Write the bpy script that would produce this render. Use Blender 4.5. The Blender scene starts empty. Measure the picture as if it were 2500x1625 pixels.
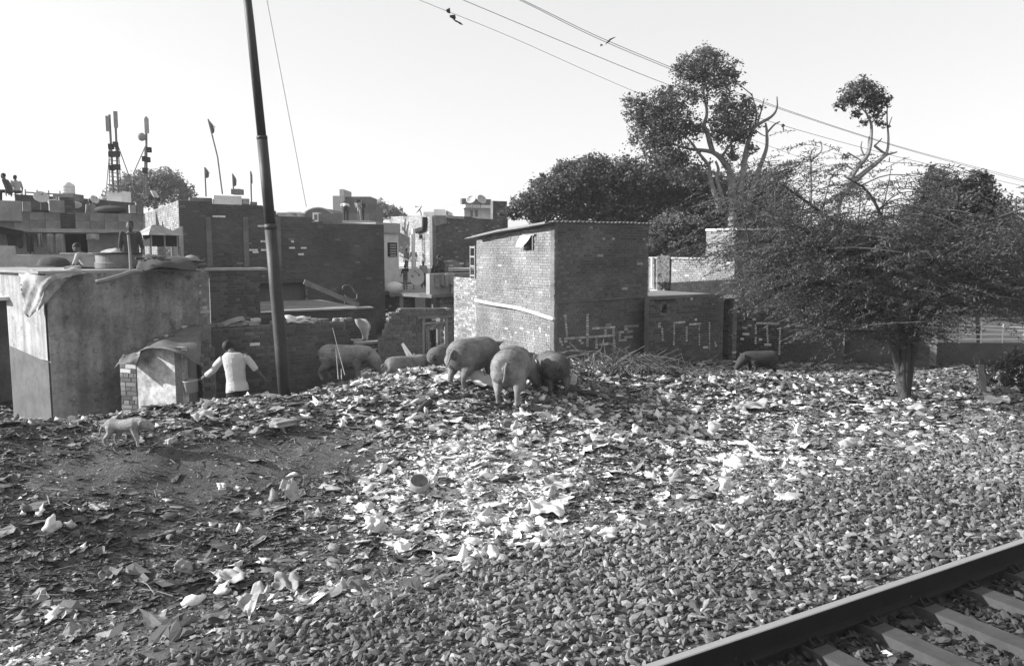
import bpy, math, random
import numpy as np
from mathutils import Vector, Matrix
random.seed(7); rng = np.random.default_rng(7)
SC = bpy.context.scene; COL = SC.collection
R = math.radians
# ------------------------------------------------------------ camera, sky, sun, exposure
F = 1944.0; PITCH = math.atan(202.5/F); CZ = 2.8
cam = bpy.data.objects.new('camera', bpy.data.cameras.new('camera')); COL.objects.link(cam)
cam.location = (0, 0, CZ); cam.rotation_euler = (math.pi/2-PITCH, 0, 0)
cam.data.sensor_width = 36; cam.data.lens = F/2500*36; cam.data.clip_end = 3000; cam.data.clip_start = .05
SC.camera = cam
SUN = Vector((-.93, -.04, .40)).normalized()
W = bpy.data.worlds.new('World'); SC.world = W; W.use_nodes = True
wn = W.node_tree.nodes; wl = W.node_tree.links
for n in list(wn): wn.remove(n)
sky = wn.new('ShaderNodeTexSky'); sky.sky_type = 'NISHITA'; sky.sun_disc = False
sky.sun_elevation = math.asin(SUN.z); sky.sun_rotation = math.atan2(SUN.x, SUN.y)
sky.dust_density = 1.5; sky.air_density = 1.0; sky.ozone_density = 1.0
bw = wn.new('ShaderNodeRGBToBW'); bg = wn.new('ShaderNodeBackground'); bg.inputs[1].default_value = .125
wo = wn.new('ShaderNodeOutputWorld')
wl.new(sky.outputs[0], bw.inputs[0]); hz = wn.new('ShaderNodeMath'); hz.operation = 'MULTIPLY_ADD'; wl.new(bw.outputs[0], hz.inputs[0]); hz.inputs[1].default_value = .45; hz.inputs[2].default_value = 2.3   # hazy white air
wl.new(hz.outputs[0], bg.inputs[0]); wl.new(bg.outputs[0], wo.inputs[0])
sl = bpy.data.lights.new('sun', 'SUN'); sl.energy = 5.0; sl.angle = R(.6); sl.color = (1, 1, 1)
so = bpy.data.objects.new('sun', sl); COL.objects.link(so); so.rotation_euler = SUN.to_track_quat('Z', 'Y').to_euler(); so.location = (-20, 5, 30)
SC.view_settings.view_transform = 'Standard'; SC.view_settings.look = 'None'; SC.view_settings.exposure = 1.0
SC.view_settings.gamma = 1; SC.view_settings.use_curve_mapping = False

# ------------------------------------------------------------ pixel / plane helpers (measuring the photograph)
TH = R(30.24); E = np.array([math.cos(TH), math.sin(TH), 0]); N = np.array([-math.sin(TH), math.cos(TH), 0])
C = np.array([0, 0, CZ]); cp, sp = math.cos(PITCH), math.sin(PITCH); UP = np.array([0, 0, 1.])
def ray(px, py):
    dx = (px-1250)/F; dy = -(py-812.5)/F
    return np.array([dx, cp+sp*dy, -sp+cp*dy])
def PD(px, py, Y): r = ray(px, py); return C+r*(Y/r[1])
def PV(px, py, v): r = ray(px, py); return C+r*(v/(r@N))
def PU(px, py, u): r = ray(px, py); return C+r*(u/(r@E))
def UVZ(u, v, z): return E*u+N*v+UP*z
def uv(p): return float(p@E), float(p@N)
def vnoise(x, y, s, seed):
    g = np.random.default_rng(seed).random((64, 64)); x = np.asarray(x)/s+100; y = np.asarray(y)/s+100
    xi = np.floor(x).astype(int); yi = np.floor(y).astype(int); fx = x-xi; fy = y-yi
    fx = fx*fx*(3-2*fx); fy = fy*fy*(3-2*fy); a = g[xi % 64, yi % 64]; b = g[(xi+1) % 64, yi % 64]; c = g[xi % 64, (yi+1) % 64]; d = g[(xi+1) % 64, (yi+1) % 64]
    return (a*(1-fx)+b*fx)*(1-fy)+(c*(1-fx)+d*fx)*fy-.5
VK = [3.9, 4.8, 6.0, 7.2, 9, 12, 13.5, 15.5, 18, 22, 30]
BK = [-.65, -.3, -.14, 0, .12, .25, .45, .65]
ZT = [[.12, .06, -.10, -.28, .14, .60, .18, -.6, -.7, -.7, -.8],
      [.12, .06, -.10, -.32, .02, .54, .15, -.6, -.7, -.7, -.8],
      [.12, .06, -.10, -.32, .05, .62, .72, .45, -.1, -.6, -.8],
      [.12, .06, -.10, -.32, .02, .52, .55, .3, -.2, -.6, -.8],
      [.12, .06, -.10, -.32, -.06, .38, .36, .0, -.5, -.85, -.9],
      [.12, .06, -.10, -.30, -.22, .08, -.15, -.6, -.92, -1., -1.],
      [.12, .06, -.10, -.28, -.26, -.26, -.6, -.95, -1.0, -1.0, -1.],
      [.12, .06, -.10, -.26, -.32, -.7, -.95, -1., -1., -1., -1.]]
vd = np.arange(0, 40, .25); bd = np.arange(-.9, .91, .05)
T1 = np.array([np.interp(vd, VK, r_) for r_ in ZT]); T2 = np.array([np.interp(bd, BK, T1[:, j]) for j in range(len(vd))]).T
for _ in range(3):
    T2[:, 1:-1] = (T2[:, :-2]+T2[:, 1:-1]*2+T2[:, 2:])/4; T2[1:-1] = (T2[:-2]+T2[1:-1]*2+T2[2:])/4
def zg(x, y):
    x = np.asarray(x, float); y = np.asarray(y, float); v = -x*math.sin(TH)+y*math.cos(TH)
    b = np.clip(x/np.maximum(y, 1.), -.89, .89); vv = np.clip(v, 0, 39.4)
    bi = (b+.9)/.05; vi = vv/.25; i = np.clip(bi.astype(int), 0, len(bd)-2); j = np.clip(vi.astype(int), 0, len(vd)-2); fb = bi-i; fv = vi-j
    z = (T2[i, j]*(1-fb)+T2[i+1, j]*fb)*(1-fv)+(T2[i, j+1]*(1-fb)+T2[i+1, j+1]*fb)*fv
    k = np.clip((v-7.2)/1.5, 0, 1)*np.clip((30-v)/6, 0, 1)
    z = np.where(v < 3.72, -.07, z)
    return z+k*(vnoise(x, y, 1.3, 1)*.16+vnoise(x, y, .5, 2)*.09+vnoise(x, y, .2, 3)*.05)
def PG(px, py):
    r = ray(px, py); lo = None
    for t in np.arange(3, 60, .1):
        p = C+r*t
        if p[2] < zg(p[0], p[1]): return C+r*(t-.05)
    return C+r*40

# ------------------------------------------------------------ mesh helpers
class MB:
    def __init__(s): s.V = []; s.F = []; s.n = 0
    def add(s, VF, tone=1.0):
        V, Fs = VF; V = np.asarray(V, float).reshape(-1, 3)
        if not isinstance(Fs, (list, tuple)): Fs = [Fs]
        for f in Fs:
            f = np.asarray(f, int)
            if f.ndim == 1: f = f[None]
            t = tone if np.ndim(tone) else np.full(len(f), tone)
            s.F.append((f+s.n, t))
        s.V.append(V); s.n += len(V); return s
def mkmesh(name, mb, mat, L, smooth=False):
    V = np.concatenate(mb.V)-np.asarray(L); me = bpy.data.meshes.new(name)
    loops = np.concatenate([f.ravel() for f, t in mb.F]); cnt = np.concatenate([np.full(len(f), f.shape[1]) for f, t in mb.F])
    tone = np.concatenate([np.asarray(t, float) for f, t in mb.F])
    me.vertices.add(len(V)); me.vertices.foreach_set('co', V.ravel().astype(np.float32))
    me.loops.add(len(loops)); me.loops.foreach_set('vertex_index', loops.astype(np.int32))
    me.polygons.add(len(cnt)); me.polygons.foreach_set('loop_start', np.concatenate([[0], np.cumsum(cnt)[:-1]]).astype(np.int32))
    a = me.attributes.new('tone', 'FLOAT', 'FACE'); a.data.foreach_set('value', tone.astype(np.float32))
    me.polygons.foreach_set('use_smooth', np.full(len(cnt), bool(smooth)))
    me.update(calc_edges=True); me.validate(); me.materials.append(mat); return me
def tag(o, label=None, cat=None, group=None, kind=None):
    if label: o['label'] = label
    if cat: o['category'] = cat
    if group: o['group'] = group
    if kind: o['kind'] = kind
    return o
ROOTLOC = {}
def wloc(o):
    l = Vector((0, 0, 0))
    while o: l += o.location; o = o.parent
    return np.array(l)
def obj(name, mb, mat, parent=None, smooth=False):
    if isinstance(mb, tuple): mb = MB().add(mb)
    V = np.concatenate(mb.V); mn = V.min(0); mx = V.max(0)
    c = np.array([(mn[0]+mx[0])/2, (mn[1]+mx[1])/2, mn[2]])
    o = bpy.data.objects.new(name, mkmesh(name, mb, mat, c, smooth)); COL.objects.link(o)
    if parent: o.parent = parent; o.location = Vector(c-wloc(parent))
    else: o.location = Vector(c)
    return o
def thing(name, loc, label, cat, group=None):
    o = bpy.data.objects.new(name, None); o.empty_display_size = .2; COL.objects.link(o); o.location = Vector(loc); return tag(o, label, cat, group)
def solo(name, mb, mat, label, cat, group=None, smooth=False): return tag(obj(name, mb, mat, None, smooth), label, cat, group)
BF = np.array([[0, 3, 2, 1], [4, 5, 6, 7], [0, 1, 5, 4], [1, 2, 6, 5], [2, 3, 7, 6], [3, 0, 4, 7]])
def hexa(b, t): return (np.array(list(b)+list(t)), BF)
def obox(c, ax, ay, az, sx, sy, sz):      # centre, unit axes, half sizes
    c = np.asarray(c, float); ax, ay, az = map(np.asarray, (ax, ay, az))
    q = [(-1, -1), (1, -1), (1, 1), (-1, 1)]
    return hexa([c+ax*sx*a+ay*sy*b-az*sz for a, b in q], [c+ax*sx*a+ay*sy*b+az*sz for a, b in q])
def ebox(u0, u1, v0, v1, z0, z1):
    q = [(u0, v0), (u1, v0), (u1, v1), (u0, v1)]
    return hexa([UVZ(a, b, z0) for a, b in q], [UVZ(a, b, z1) for a, b in q])
def norm(a): a = np.asarray(a, float); return a/(np.linalg.norm(a)+1e-12)
def rings2mesh(rings, cap=True):
    rings = [np.asarray(r) for r in rings]; n = len(rings[0]); m = len(rings); V = np.concatenate(rings)
    k = np.arange(n); k2 = (k+1) % n
    Fq = np.concatenate([np.stack([i*n+k, i*n+k2, (i+1)*n+k2, (i+1)*n+k], 1) for i in range(m-1)])
    Fs = [Fq]
    if cap: Fs += [np.arange(n)[::-1][None], (np.arange(n)+(m-1)*n)[None]]
    return V, Fs
def tube(P, rad, n=8, round_=False, flat=1.0):
    P = np.asarray(P, float); rad = np.full(len(P), rad) if np.ndim(rad) == 0 else np.asarray(rad, float)
    if round_:
        d0 = norm(P[0]-P[1]); d1 = norm(P[-1]-P[-2]); r0 = rad[0]; r1 = rad[-1]
        P = np.concatenate([[P[0]+d0*r0*.95], [P[0]+d0*r0*.65], P, [P[-1]+d1*r1*.65], [P[-1]+d1*r1*.95]]); rad = np.concatenate([[r0*.25, r0*.75], rad, [r1*.75, r1*.25]])
    T = np.gradient(P, axis=0); ref = np.array([0, 0, 1.]) if abs(norm(T[0])[2]) < .9 else np.array([0, 1., 0])
    a = np.linspace(0, 2*math.pi, n, endpoint=False); rs = []; x = norm(np.cross(ref, norm(T[0])))
    for p, t, r in zip(P, T, rad):
        t = norm(t); x = norm(x-t*(x@t)); y = np.cross(t, x)
        rs.append(p+r*(np.cos(a)[:, None]*x*flat+np.sin(a)[:, None]*y))
    return rings2mesh(rs)
def smoothline(P, k=5):
    P = np.asarray(P, float); out = []
    Q = np.concatenate([[2*P[0]-P[1]], P, [2*P[-1]-P[-2]]])
    for i in range(1, len(Q)-2):
        for t in np.arange(k)/k:
            out.append(.5*(2*Q[i]+(Q[i+1]-Q[i-1])*t+(2*Q[i-1]-5*Q[i]+4*Q[i+1]-Q[i+2])*t*t+(3*Q[i]-Q[i-1]-3*Q[i+1]+Q[i+2])*t**3))
    out.append(P[-1]); return np.array(out)
def lathe(c, prof, n=20, ax=None):       # prof [(r,z)], closed at ends if r==0-ish
    c = np.asarray(c, float); az = norm(ax) if ax is not None else UP
    x = norm(np.cross(az, [0.13, .97, .2])); y = np.cross(az, x); a = np.linspace(0, 2*math.pi, n, endpoint=False)
    return rings2mesh([c+az*z+max(r, 1e-3)*(np.cos(a)[:, None]*x+np.sin(a)[:, None]*y) for r, z in prof])
def ell(c, rx, ry, rz, ax=(1, 0, 0), ay=(0, 1, 0), az=(0, 0, 1), n=12):
    c = np.asarray(c, float); ax, ay, az = map(lambda q: np.asarray(q, float), (ax, ay, az)); a = np.linspace(0, 2*math.pi, n, endpoint=False)
    return rings2mesh([c+az*rz*math.sin(p)+math.cos(p)*(rx*np.cos(a)[:, None]*ax+ry*np.sin(a)[:, None]*ay) for p in np.linspace(-1.5, 1.5, n//2+2)])
def loft(rings, n=16):                   # [(centre, rx, ry, ax, ay)]
    a = np.linspace(0, 2*math.pi, n, endpoint=False)
    return rings2mesh([np.asarray(c, float)+rx*np.cos(a)[:, None]*np.asarray(ax, float)+ry*np.sin(a)[:, None]*np.asarray(ay, float) for c, rx, ry, ax, ay in rings])
def sheet(fn, nu, nv):                   # fn(a,b)->point, single surface
    V = np.array([fn(i/nu, j/nv) for i in range(nu+1) for j in range(nv+1)])
    Fq = np.array([[i*(nv+1)+j, (i+1)*(nv+1)+j, (i+1)*(nv+1)+j+1, i*(nv+1)+j+1] for i in range(nu) for j in range(nv)])
    return V, Fq
def thick(VF, off):
    V, Fq = VF; V = np.asarray(V); n = len(V); off = np.asarray(off, float)
    es = {}
    for f in Fq:
        for a, b in zip(f, np.roll(f, -1)): es[(a, b)] = 1
    side = [[b, a, a+n, b+n] for (a, b) in es if (b, a) not in es]
    return np.concatenate([V, V+off]), [Fq, (Fq+n)[:, ::-1], np.array(side)]
def prism(poly, off):
    p = np.asarray(poly, float); n = len(p); off = np.asarray(off, float)
    k = np.arange(n); return np.concatenate([p, p+off]), [k[None], (k+n)[::-1][None], np.stack([(k+1) % n, k, k+n, (k+1) % n+n], 1)]
def rotz(a): return np.array([[math.cos(a), -math.sin(a), 0], [math.sin(a), math.cos(a), 0], [0, 0, 1.]])
def randrot(n, tilt=math.pi, g=rng):
    a = g.random(n)*2*math.pi; b = (g.random(n)*2-1)*tilt; c = (g.random(n)*2-1)*tilt
    ca, sa, cb, sb, cc, sc = np.cos(a), np.sin(a), np.cos(b), np.sin(b), np.cos(c), np.sin(c); z = np.zeros(n); o = np.ones(n)
    Rz = np.stack([ca, -sa, z, sa, ca, z, z, z, o], 1).reshape(n, 3, 3); Rx = np.stack([o, z, z, z, cb, -sb, z, sb, cb], 1).reshape(n, 3, 3)
    Ry = np.stack([cc, z, sc, z, o, z, -sc, z, cc], 1).reshape(n, 3, 3); return Rz@Rx@Ry
def scatter(mb, temps, pos, size, rot, tone):   # temps list of (V,F); pos (n,3); size (n,3)
    n = len(pos); idx = rng.integers(0, len(temps), n)
    for k, (V, Fq) in enumerate(temps):
        m = np.where(idx == k)[0]
        if not len(m): continue
        VV = np.einsum('nij,nkj->nki', rot[m], V[None]*size[m][:, None, :])+pos[m][:, None, :]
        FF = (Fq[None]+(np.arange(len(m))*len(V))[:, None, None]).reshape(-1, Fq.shape[1])
        mb.add((VV.reshape(-1, 3), FF), np.repeat(tone[m], len(Fq)))
# ------------------------------------------------------------ materials
MATS = {}
def M(name, g=.3, rough=.85, amt=.3, scale=8, big=0, bscale=.6, tone=False, bump=0, bumps=40, metal=0, stretch=(1, 1, 1), spec=.3, checker=None, wear=0):
    if name in MATS: return MATS[name]
    m = bpy.data.materials.new(name); m.use_nodes = True; nt = m.node_tree; nd = nt.nodes; L = nt.links; b = nd['Principled BSDF']
    b.inputs['Roughness'].default_value = rough; b.inputs['Metallic'].default_value = metal; b.inputs['Specular IOR Level'].default_value = spec
    tc = nd.new('ShaderNodeTexCoord'); mp = nd.new('ShaderNodeMapping'); mp.inputs['Scale'].default_value = stretch; L.new(tc.outputs['Object'], mp.inputs[0])
    def noise(s, d=6, r=.6):
        n = nd.new('ShaderNodeTexNoise'); n.inputs['Scale'].default_value = s; n.inputs['Detail'].default_value = d; n.inputs['Roughness'].default_value = r; L.new(mp.outputs[0], n.inputs[0]); return n.outputs[0]
    def mth(op, a, c):
        n = nd.new('ShaderNodeMath'); n.operation = op
        for k, q in enumerate((a, c)):
            if isinstance(q, (int, float)): n.inputs[k].default_value = q
            else: L.new(q, n.inputs[k])
        return n.outputs[0]
    val = mth('ADD', mth('MULTIPLY', mth('SUBTRACT', noise(scale), .5), 2*amt*1.6), 1.0)
    if big:
        mr = nd.new('ShaderNodeMapRange'); L.new(noise(bscale, 7, .65), mr.inputs[0]); mr.inputs[1].default_value = .36; mr.inputs[2].default_value = .62; mr.inputs[3].default_value = 1-big; mr.inputs[4].default_value = 1+big*.3
        val = mth('MULTIPLY', val, mr.outputs[0])
    if wear:      # rain streaks, hairline cracks and flaked patches
        m2 = nd.new('ShaderNodeMapping'); m2.inputs['Scale'].default_value = (5, 5, .45); L.new(tc.outputs['Object'], m2.inputs[0]); n2 = nd.new('ShaderNodeTexNoise'); n2.inputs['Scale'].default_value = 1.0; n2.inputs['Detail'].default_value = 6; L.new(m2.outputs[0], n2.inputs[0])
        r2 = nd.new('ShaderNodeMapRange'); L.new(n2.outputs[0], r2.inputs[0]); r2.inputs[1].default_value = .38; r2.inputs[2].default_value = .6; r2.inputs[3].default_value = .72; r2.inputs[4].default_value = 1.08; val = mth('MULTIPLY', val, r2.outputs[0])
        vo = nd.new('ShaderNodeTexVoronoi'); vo.feature = 'DISTANCE_TO_EDGE'; vo.inputs['Scale'].default_value = 1.3; wv = nd.new('ShaderNodeVectorMath'); wv.operation = 'ADD'; nw = nd.new('ShaderNodeTexNoise'); nw.inputs['Scale'].default_value = 4; nw.inputs['Detail'].default_value = 6; L.new(mp.outputs[0], nw.inputs[0]); L.new(nw.outputs['Color'], wv.inputs[0]); L.new(mp.outputs[0], wv.inputs[1]); L.new(wv.outputs[0], vo.inputs['Vector'])
        r3 = nd.new('ShaderNodeMapRange'); L.new(vo.outputs['Distance'], r3.inputs[0]); r3.inputs[1].default_value = .0; r3.inputs[2].default_value = .016; r3.inputs[3].default_value = .5; r3.inputs[4].default_value = 1; val = mth('MULTIPLY', val, r3.outputs[0])
        r4 = nd.new('ShaderNodeMapRange'); L.new(noise(3.2, 8, .7), r4.inputs[0]); r4.inputs[1].default_value = .60; r4.inputs[2].default_value = .615; r4.inputs[3].default_value = 1; r4.inputs[4].default_value = .62; val = mth('MULTIPLY', val, r4.outputs[0])
    if checker:
        ck = nd.new('ShaderNodeTexChecker'); ck.inputs['Scale'].default_value = checker[0]; ck.inputs[1].default_value = (1, 1, 1, 1); ck.inputs[2].default_value = (checker[1],)*3+(1,); L.new(mp.outputs[0], ck.inputs[0]); val = mth('MULTIPLY', val, ck.outputs[0])
    if tone:
        at = nd.new('ShaderNodeAttribute'); at.attribute_name = 'tone'; val = mth('MULTIPLY', val, at.outputs['Fac'])
    val = mth('MAXIMUM', mth('MULTIPLY', val, g), .004); cb = nd.new('ShaderNodeCombineColor')
    for k in range(3): L.new(val, cb.inputs[k])
    L.new(cb.outputs[0], b.inputs['Base Color'])
    if bump:
        bp = nd.new('ShaderNodeBump'); bp.inputs['Strength'].default_value = 1; bp.inputs['Distance'].default_value = bump; L.new(noise(bumps, 8, .7), bp.inputs['Height']); L.new(bp.outputs[0], b.inputs['Normal'])
    MATS[name] = m; return m
m_brick = M('brick', 1, .92, .28, 25, .25, .8, tone=True, bump=.006, bumps=60)
m_mortar = M('mortar', .17, .95, .35, 20, .4, .9, bump=.006)
m_plaster = M('old_plaster', .29, .92, .3, 14, .5, 1.4, bump=.022, bumps=11, wear=1)
m_plaster2 = M('grey_plaster', .3, .9, .2, 12, .3, 1.0, bump=.006, bumps=30)
m_white = M('white_paint', .72, .8, .08, 14, .18, 1.5, bump=.002)
m_cream = M('cream_wall', .62, .85, .1, 14, .15, 2.5, bump=.003)
m_dirt = M('dirt', .088, .95, .45, 14, .5, .9, bump=.03, bumps=22)
m_stone = M('ballast_stone', 1, .85, .2, 30, tone=True, bump=.003, bumps=80)
m_litter = M('litter', 1, .7, .16, 30, tone=True, bump=.004, bumps=40)
m_plastic = M('plastic_film', .6, .5, .1, 20, .1, 4, bump=.006, bumps=30, spec=.5)
m_cloth = M('dull_cloth', .26, .95, .2, 25, .3, 3, bump=.006, bumps=60)
m_dcloth = M('dark_cloth', .055, .95, .2, 25, .3, 3, bump=.004, bumps=60)
m_lcloth = M('pale_cloth', .33, .95, .12, 25, .2, 4, bump=.004, bumps=60)
m_tarp = M('tarpaulin', .11, .8, .2, 14, .35, 3, bump=.008, bumps=25)
m_wood = M('weathered_wood', .2, .9, .3, 20, .2, 2, bump=.004, stretch=(1, 1, 1))
m_pale = M('pale_wood', .26, .9, .15, 20, .2, 3)
m_dark = M('dark_gap', .02, .95, .1)
m_metal = M('dull_metal', .16, .6, .25, 20, .2, 3, metal=.3)
m_pole = M('pole_paint', .035, .6, .3, 14, .35, 2.5, bump=.002, spec=.4)
m_rail = M('rail_steel', .018, .7, .3, 30, .2, 4, metal=.2)
m_railtop = M('worn_rail_head', .42, .42, .08, 60, metal=.6)
m_conc = M('sleeper_concrete', .06, .9, .18, 20, .3, 3, bump=.003, bumps=60)  # base tone lowered to stand in for shade over the track
m_skin = M('dark_skin', .07, .6, .1, 20)
m_hair = M('black_hair', .012, .7, .2, 60)
m_shirt = M('white_shirt', .46, .9, .08, 40, .12, 6, bump=.035, bumps=7)
m_trous = M('dark_trousers', .02, .9, .1, 30, bump=.004)
m_pig = M('pig_hide', .22, .75, .3, 30, .5, 3.2, bump=.01, bumps=70, stretch=(1, 1, 1))
m_pigd = M('dark_pig_hide', .10, .8, .3, 30, .5, 3, bump=.01, bumps=70)
m_pigl = M('pale_pig_hide', .2, .8, .35, 50, .5, 3, bump=.01, bumps=70)
m_fur = M('pale_fur', .3, .95, .3, 40, .3, 6, bump=.02, bumps=60)
m_bark = M('bark', .11, .95, .35, 14, bump=.02, bumps=20)
m_pbark = M('pale_bark', .2, .95, .22, 14, .2, 2, bump=.01, bumps=20)
m_leaf = M('leaves', 1, .6, .1, 3, tone=True, spec=.4)
def translucent(m, f):
    nt = m.node_tree; b = nt.nodes['Principled BSDF']; o = nt.nodes['Material Output']; t = nt.nodes.new('ShaderNodeBsdfTranslucent'); mx = nt.nodes.new('ShaderNodeMixShader'); mx.inputs[0].default_value = f
    nt.links.new(b.inputs['Base Color'].links[0].from_socket, t.inputs[0]); nt.links.new(b.outputs[0], mx.inputs[1]); nt.links.new(t.outputs[0], mx.inputs[2]); nt.links.new(mx.outputs[0], o.inputs[0])
translucent(m_leaf, .35); translucent(m_plastic, .25)
m_sheet = M('roof_sheet', .3, .7, .2, 8, .35, 2)
m_wire = M('wire', .03, .6, 0)
m_glass = M('dark_pane', .05, .15, 0)
# ------------------------------------------------------------ ground sheet
xs = np.concatenate([[-900, -300, -100, -45, -25], np.arange(-15, 24.01, .14), [30, 45, 100, 300, 900]])
ys = np.concatenate([[-60, -20, -6], np.arange(1.0, 30, .14), [33, 38, 50, 90, 200, 500, 1200]])
gx, gy = np.meshgrid(xs, ys, indexing='ij'); gz = zg(gx, gy); nx, ny = gx.shape
ii, jj = np.meshgrid(np.arange(nx-1), np.arange(ny-1), indexing='ij'); q = (ii*ny+jj).ravel()
g_ = obj('ground', MB().add((np.stack([gx, gy, gz], -1).reshape(-1, 3), np.stack([q, q+ny, q+ny+1, q+1], 1))), m_dirt, None, True); tag(g_, kind='structure')
skyo = None
# ------------------------------------------------------------ railway track
VR = PD(1563, 1625, 4.79)[:2]@N[:2]-.034
trk = thing('railway_track', UVZ(9, VR-.87, -.1), 'railway track with worn bright rail head and concrete sleepers crossing the bottom right corner', 'railway track')
PROF = [(-.068, 0), (.068, 0), (.068, .012), (.012, .028), (.009, .125), (.034, .14), (.0345, .168), (.027, .176), (-.027, .176), (-.0345, .168), (-.034, .14), (-.009, .125), (-.012, .028), (-.068, .012)]
for vr in (VR, VR-1.743):
    r_ = obj('rail', prism([UVZ(-9, vr+a, .012+b) for a, b in PROF][::-1], E*55), m_rail, trk)
    obj('rail_head', prism([UVZ(-9, vr+a, .012+b) for a, b in [(-.033, .1685), (.033, .1685), (.027, .1785), (-.027, .1785)]][::-1], E*55), m_railtop, r_)
r0 = ray(2147, 1528); pS = C+r0*(-CZ/r0[2]); uS = pS@E
for k in range(-14, 42):
    u0 = uS+.65*k
    if u0 < -6 or u0 > 34: continue
    w = .11
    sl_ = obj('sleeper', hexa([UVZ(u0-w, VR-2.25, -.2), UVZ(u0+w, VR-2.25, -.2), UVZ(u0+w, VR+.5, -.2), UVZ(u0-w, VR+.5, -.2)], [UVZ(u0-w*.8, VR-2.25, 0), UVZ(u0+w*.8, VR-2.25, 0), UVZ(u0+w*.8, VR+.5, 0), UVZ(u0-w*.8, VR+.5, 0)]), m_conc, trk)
    for sd in (-1, 1):
        obj('rail_clip', tube([UVZ(u0-.04, VR+sd*.13, .01), UVZ(u0-.04, VR+sd*.075, .045), UVZ(u0+.0, VR+sd*.06, .03), UVZ(u0+.04, VR+sd*.075, .045), UVZ(u0+.04, VR+sd*.13, .01)], .012, 6), m_rail, sl_); obj('rail_pad', ebox(u0-.07, u0+.07, VR+sd*.10-.035, VR+sd*.10+.035, .001, .014), m_rail, sl_)
# ------------------------------------------------------------ ballast stones (uncountable: one object)
def ico(sub=0):
    t = (1+5**.5)/2; V = np.array([[-1, t, 0], [1, t, 0], [-1, -t, 0], [1, -t, 0], [0, -1, t], [0, 1, t], [0, -1, -t], [0, 1, -t], [t, 0, -1], [t, 0, 1], [-t, 0, -1], [-t, 0, 1]], float)
    Fq = [[0, 11, 5], [0, 5, 1], [0, 1, 7], [0, 7, 10], [0, 10, 11], [1, 5, 9], [5, 11, 4], [11, 10, 2], [10, 7, 6], [7, 1, 8], [3, 9, 4], [3, 4, 2], [3, 2, 6], [3, 6, 8], [3, 8, 9], [4, 9, 5], [2, 4, 11], [6, 2, 10], [8, 6, 7], [9, 8, 1]]
    V = [norm(v) for v in V]
    for _ in range(sub):
        c = {}; nf = []
        def mid(a, b):
            k = (min(a, b), max(a, b))
            if k not in c: V.append(norm(V[a]+V[b])); c[k] = len(V)-1
            return c[k]
        for a, b, d in Fq:
            x, y, z = mid(a, b), mid(b, d), mid(d, a); nf += [[a, x, z], [b, y, x], [d, z, y], [x, y, z]]
        Fq = nf
    return np.array(V), np.array(Fq)
IV, IF = ico()
def stonetemps(k):
    out = []
    for i in range(k):
        V = IV.copy()*(1+(rng.random((12, 1))-.5)*.35)
        for _ in range(5):               # shear flat facets
            d = norm(rng.normal(size=3)); h = .28+rng.random()*.35; s = V@d; V = V-np.outer(np.maximum(s-h, 0), d)
        out.append((V, IF))
    return out
ST = stonetemps(14)
def frustum(n, y0, y1):
    y = rng.random(n)**.8*(y1-y0)+y0; x = (rng.random(n)*2-1)*(y*.69+.5); return x, y
def area_pts(dens, y0, y1, v0, v1, fmax=None):
    y = np.arange(0); n = int(dens*(y1-y0)*(y1*.69+.5)*2); y = rng.random(n)*(y1-y0)+y0; x = (rng.random(n)*2-1)*(y1*.69+.5)
    m = np.abs(x) < y*.70+.6; x, y = x[m], y[m]; v = -x*math.sin(TH)+y*math.cos(TH); m = (v > v0) & (v < v1)
    return x[m], y[m]
VB = lambda u: 6.1+.085*np.clip(u, -3, 25)
def stones(dens, y0, y1, sz):
    x, y = area_pts(dens, y0, y1, 1.2, 9.4); u = x*math.cos(TH)+y*math.sin(TH); v = -x*math.sin(TH)+y*math.cos(TH)
    e = VB(u)+vnoise(x, y, .8, 9)*.6+rng.normal(size=len(x))*.16; keep = (v < e) & (np.abs(v-VR) > .05) & ~((v < VR) & (np.abs(((u-uS+.325) % .65)-.325) < .11) & (rng.random(len(x)) < .93)) & (np.abs(v-VR+.872) > .0)
    x, y, v = x[keep], y[keep], v[keep]; n = len(x); s = sz*(.42+1.0*rng.random(n)**1.9)
    S = s[:, None]*np.stack([1.15+rng.random(n)*.7, .85+rng.random(n)*.35, .5+rng.random(n)*.4], 1)
    z = zg(x, y)+s*(rng.random(n)*1.1-.25)
    ok = ~((np.abs(v-VR) < .09) & (z > .02)); z = np.where((v < VR), np.minimum(z, -.035+rng.random(n)*.01), z)
    dk = .55+.45*np.clip((v-VR+.2)/.35, 0, 1)
    t = np.maximum(.03, .058+.16*rng.random(n)**1.7+.06*vnoise(x, y, 1.2, 4)); t = np.where(rng.random(n) < .04, .3, t)
    t = np.where(v < VR, t*.33, t)   # stones inside the track darkened, shade put into their tone
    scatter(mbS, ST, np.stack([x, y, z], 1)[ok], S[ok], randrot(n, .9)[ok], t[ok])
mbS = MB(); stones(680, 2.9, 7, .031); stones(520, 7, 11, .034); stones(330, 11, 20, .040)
tag(obj('ballast', mbS, m_stone), 'grey crushed stone ballast shoulder beside the rail', 'ballast', kind='stuff')
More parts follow.
